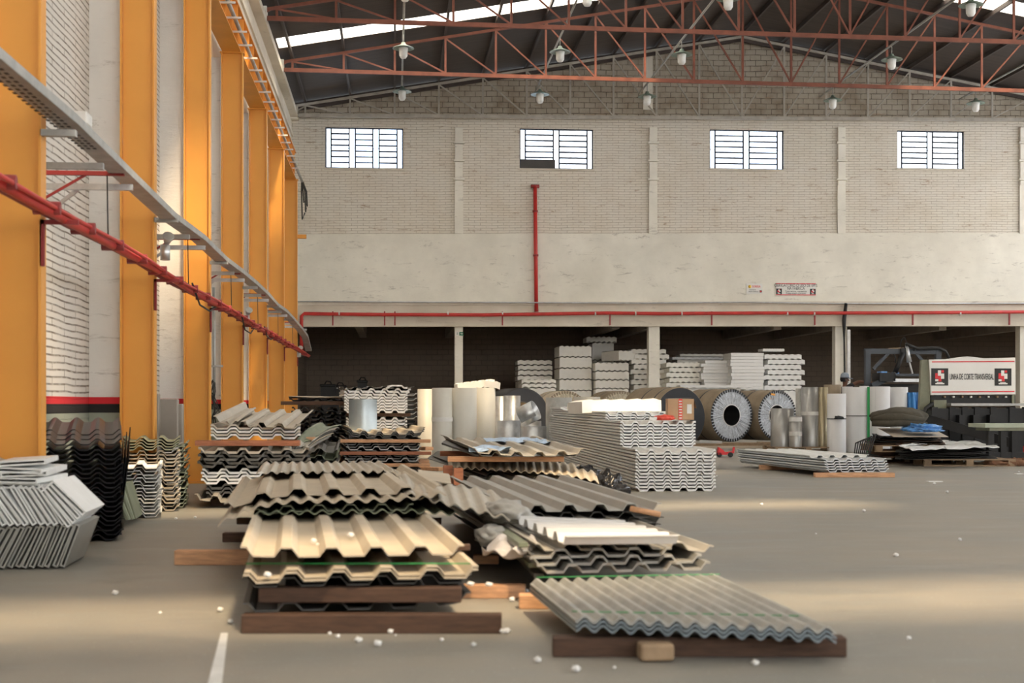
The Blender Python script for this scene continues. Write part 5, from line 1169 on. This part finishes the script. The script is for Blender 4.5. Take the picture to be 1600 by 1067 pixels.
for pts, r in (([(1403, 543), (1405, 532), (1410, 527), (1413, 534), (1414, 546)], .014), ([(1412, 537), (1420, 541), (1432, 545), (1445, 543.5), (1465, 544), (1476, 549), (1482, 560)], .035), ([(1425, 548), (1428, 544), (1440, 546), (1470, 545), (1480, 555), (1481, 562)], .02), ([(1393, 553), (1396, 560), (1395, 567)], .015), ([(1418, 563), (1421, 556)], .014)):
    MB().tube([g(a_, b_, -.12) for a_, b_ in pts], r, 8).build('hose', M['cable'], e)
MB().box(g(1391, 588, -.35), g(1442, 584.5, .2)).build('slide_rail', M['gantry'], e); MB().box(g(1388, 597, -.3), g(1442, 592, .2)).build('slide_plate', M['galv'], e); MB().box(g(1366, 596, -.3), g(1391, 583, .2)).build('drive_box', M['dark'], e)
MB().box(g(1369, 583, -.25), g(1379, 580.5, .0)).build('blue_motor', M['bluefilm'], e); MB().box(g(1395, 585, -.1), g(1402, 582, .1)).build('blue_motor', M['bluefilm'], e)
MB().box(g(1352, 640, .1), g(1440, 600, .4)).build('skirt', M['dark'], e)
o = MB(); o.box((0, -.1, 0), (.20, 0, .9)); 
# red pallet jack, scraps, rags
e = empty('pallet_jack', PT(1132, 26.4, 0), 'small red lifting jack on the floor behind the long white stack', 'jack', rz=-.1)
MB().hexa([(-.13, 0, .05), (.06, 0, .05), (.06, .2, .05), (-.13, .2, .05)], [(-.11, 0, .2), (-.02, 0, .14), (-.02, .2, .14), (-.11, .2, .2)]).build('jack_body', M['signr'], e)
MB().bar((.03, .1, .08), (.2, .1, .1), .06, .04).build('fork', M['signr'], e); MB().bar((.18, .1, .08), (.2, .1, .2), .04, .04).build('tip', M['signr'], e)
for x in (-.1, .12): MB().tube([(x, 0, .05), (x, .05, .05)], .05, 14).build('wheel', M['dark'], e)
MB().bar((-.45, .3, .31), (-.02, .2, .29), .05, .05).build('handle', M['galv_m'], e)
for k in range(6):
    p = G(1555 + 9 * k, 728 - 4 * (k % 2), 0); o = blob('jute_rag', p + Vector((0, 0, .045)), (.16, .14, .055), M['rag'], k, .6, 3, 3, label='crumpled brown rag in the heap on the floor at the right border', cat='rag', group='brown rags at the right border')
tag(MB().box((0, 0, 0), (.02, .02, .3)).build('red_marker', M['signr'], loc=(0, 0, 0)), 'short red upright bar at the right picture edge under the table', 'bar').location = PT(1599, 23.9, 0)
# crumbs of foam
rn = random.Random(3)
cr = blob('foam_crumb', G(785, 986, .02), (.011, .011, .010), M['foam_w'], 1, .6, 2, 2, label='tiny white foam crumb scattered on the floor', cat='foam crumb', group='foam crumbs on the floor')
spots = [(515, 992), (528, 997), (610, 990), (618, 994), (642, 986), (673, 984), (792, 990), (818, 920), (823, 926), (360, 974), (344, 956), (800, 940), (770, 932), (900, 1050), (840, 1035), (1180, 1040), (1110, 1015), (740, 1010), (590, 1010), (1275, 835), (1460, 757), (1592, 738), (1240, 742), (268, 735), (305, 810), (275, 812), (1350, 800), (1500, 845), (1400, 870), (1190, 790), (1120, 745), (1480, 770), (690, 1002), (560, 1004), (960, 1045), (1420, 1000), (250, 960), (180, 930), (210, 790), (240, 800)]
for x, y in spots:
    o = cr.copy(); COL.objects.link(o); p = G(x, y, 0); k = rn.uniform(.5, 1.5); o.scale = (k, k, k); o.location = p + Vector((0, 0, .010 * k)); o.rotation_euler = (0, 0, rn.uniform(0, 6))
for x, y, z, k in ((548, 836, .366, 1.4), (490, 845, .366, 1.2), (496, 850, .366, .6), (418, 898, .268, 1.4)):
    o = cr.copy(); COL.objects.link(o); o['label'] = 'white foam crumb lying on the beige sheets of the nearest pile'; o['group'] = 'foam crumbs on the nearest pile'; o.scale = (k, k, k); o.location = G(x, y, z)
for x, y, lb in ((735, 912, 'larger white foam chunk left on the pale pine timber'), (764, 913, 'larger white foam chunk right on the pale pine timber')):
    o = cr.copy(); COL.objects.link(o); o['label'] = lb; del o['group']; o.scale = (1.7, 1.5, 1.2); o.location = G(x, y, .085)
for k, (x, y, w_) in enumerate(((1460, 753, .2), (1592, 741, .1), (1240, 731, .05))):
    o = MB().cb((0, 0, 0), (w_, .1, .012)).build('paper_scrap', M['tape']); o.location = G(x, y, 0) + Vector((0, 0, .008)); tag(o, ['flat white paper scrap on the floor before the right pallet', 'white paper scrap by the rags at the right border', 'tiny paper scrap beside the small bundle timber'][k], 'paper')
# ================================================================== the worker
def skin(name, chains, m, parent=None, loc=(0, 0, 0), sub=2):
    """chains: dict of joints name:(pos, radius) and edges"""
    joints, edges_ = chains; keys = list(joints); me = bpy.data.meshes.new(name)
    me.from_pydata([joints[k][0] for k in keys], [(keys.index(a), keys.index(b)) for a, b in edges_], []); me.materials.append(m)
    o = bpy.data.objects.new(name, me); COL.objects.link(o); o.location = loc
    if parent: o.parent = parent
    md = o.modifiers.new('skin', 'SKIN'); md.use_smooth_shade = True
    for i, k in enumerate(keys):
        r = joints[k][1]; me.skin_vertices[0].data[i].radius = r if isinstance(r, tuple) else (r, r)
    me.skin_vertices[0].data[0].use_root = True
    s_ = o.modifiers.new('sub', 'SUBSURF'); s_.levels = sub; s_.render_levels = sub; return o
t = 31.6; c = PT(1319, t, 0)
J = dict(pel=((0, 0, .93), (.13, .10)), sp=((0, 0, 1.10), (.12, .09)), ch=((.02, 0, 1.30), (.14, .10)), nb=((.02, 0, 1.44), (.07, .07)), nk=((.02, 0, 1.50), (.05, .05)), h1=((.03, 0, 1.57), (.07, .075)), h2=((.02, 0, 1.66), (.085, .08)), h3=((.01, 0, 1.72), (.06, .06)),
         sl=((.06, -.17, 1.45), .055), el=((.28, -.22, 1.57), .042), wl=((.50, -.20, 1.55), .030), hl=((.58, -.20, 1.55), (.036, .018)),
         sr=((.02, .17, 1.40), .055), er=((.08, .24, 1.14), .042), wr=((.22, .22, .98), .030), hr=((.28, .21, .94), (.036, .018)),
         kl=((.03, -.10, .86), .085), nl=((.05, -.11, .48), .055), al=((0, -.12, .09), .038), tl=((.13, -.12, .03), .035), kr=((.0, .10, .86), .085), nr=((.03, .11, .48), .055), ar=((-.03, .12, .09), .038), tr=((.10, .12, .03), .035))
E = [('pel', 'sp'), ('sp', 'ch'), ('ch', 'nb'), ('nb', 'nk'), ('nk', 'h1'), ('h1', 'h2'), ('h2', 'h3'), ('ch', 'sl'), ('sl', 'el'), ('el', 'wl'), ('wl', 'hl'), ('ch', 'sr'), ('sr', 'er'), ('er', 'wr'), ('wr', 'hr'), ('pel', 'kl'), ('kl', 'nl'), ('nl', 'al'), ('al', 'tl'), ('pel', 'kr'), ('kr', 'nr'), ('nr', 'ar'), ('ar', 'tr')]
for sd, hx in (('l', (.58, -.20, 1.55)), ('r', (.28, .21, .94))):
    for f, (dy, ln) in enumerate(((-.030, .075), (-.010, .085), (.010, .080), (.030, .065))):
        a = (hx[0] + .045, hx[1] + dy, hx[2]); b = (hx[0] + .05 + ln * .6, hx[1] + dy * 1.2, hx[2] - .01); d = (hx[0] + .05 + ln, hx[1] + dy * 1.2, hx[2] - .035)
        for q, (p_, r_) in enumerate(((a, .010), (b, .009), (d, .008))): J['f%s%d%d' % (sd, f, q)] = (p_, r_)
        E += [('h' + sd, 'f%s%d0' % (sd, f)), ('f%s%d0' % (sd, f), 'f%s%d1' % (sd, f)), ('f%s%d1' % (sd, f), 'f%s%d2' % (sd, f))]
    J['t%s0' % sd] = ((hx[0] + .0, hx[1] + .045, hx[2] - .015), .010); J['t%s1' % sd] = ((hx[0] + .05, hx[1] + .06, hx[2] - .03), .009); E += [('h' + sd, 't%s0' % sd), ('t%s0' % sd, 't%s1' % sd)]
body = skin('person', (J, E), M['skin'], loc=c); tag(body, 'worker in a grey cap bending over behind the white rolls, arm stretched right', 'person')
JS = dict(pel=((0, 0, .92), (.155, .125)), sp=((0, 0, 1.10), (.145, .115)), ch=((.02, 0, 1.30), (.165, .125)), nb=((.02, 0, 1.42), (.10, .09)), sl=((.06, -.18, 1.45), .078), ul=((.18, -.21, 1.52), .065), sr=((.02, .18, 1.40), .075), ur=((.05, .22, 1.26), .062))
skin('shirt', (JS, [('pel', 'sp'), ('sp', 'ch'), ('ch', 'nb'), ('ch', 'sl'), ('sl', 'ul'), ('ch', 'sr'), ('sr', 'ur')]), M['shirt'], body)
JT = dict(pel=((0, 0, .94), (.15, .12)), kl=((.03, -.10, .84), .105), nl=((.05, -.11, .48), .075), al=((0, -.12, .12), .06), kr=((.0, .10, .84), .105), nr=((.03, .11, .48), .075), ar=((-.03, .12, .12), .06))
skin('trousers', (JT, [('pel', 'kl'), ('kl', 'nl'), ('nl', 'al'), ('pel', 'kr'), ('kr', 'nr'), ('nr', 'ar')]), M['trousers'], body)
MB().lathe([(0, 1.79), (.05, 1.785), (.09, 1.75), (.105, 1.69), (.105, 1.665), (.09, 1.665)], (.015, 0, 0), 20).build('cap', M['cap'], body)
MB().hexa([(.08, -.07, 1.655), (.20, -.05, 1.64), (.20, .05, 1.64), (.08, .07, 1.655)], [(.08, -.07, 1.67), (.20, -.05, 1.65), (.20, .05, 1.65), (.08, .07, 1.67)]).build('cap_brim', M['cap'], body)
MB().lathe([(.088, 1.67), (.09, 1.62), (.07, 1.57)], (-.005, 0, 0), 16).build('hair', M['shirt'], body)
MB().hexa([(.10, -.015, 1.585), (.135, -.01, 1.59), (.135, .01, 1.59), (.10, .015, 1.585)], [(.10, -.008, 1.64), (.105, -.004, 1.64), (.105, .004, 1.64), (.10, .008, 1.64)]).build('nose', M['skin'], body)
MB().box((.085, -.03, 1.555), (.112, .03, 1.565)).build('mouth', M['shirt'], body)
for y in (-.035, .035): MB().lathe([(0, .012), (.012, 0), (0, -.012)], (.095, y, 1.64), 10).build('eye', M['tape'], body)
for y in (-.09, .09): MB().lathe([(0, .03), (.018, 0), (0, -.03)], (.01, y, 1.62), 10).build('ear', M['skin'], body)
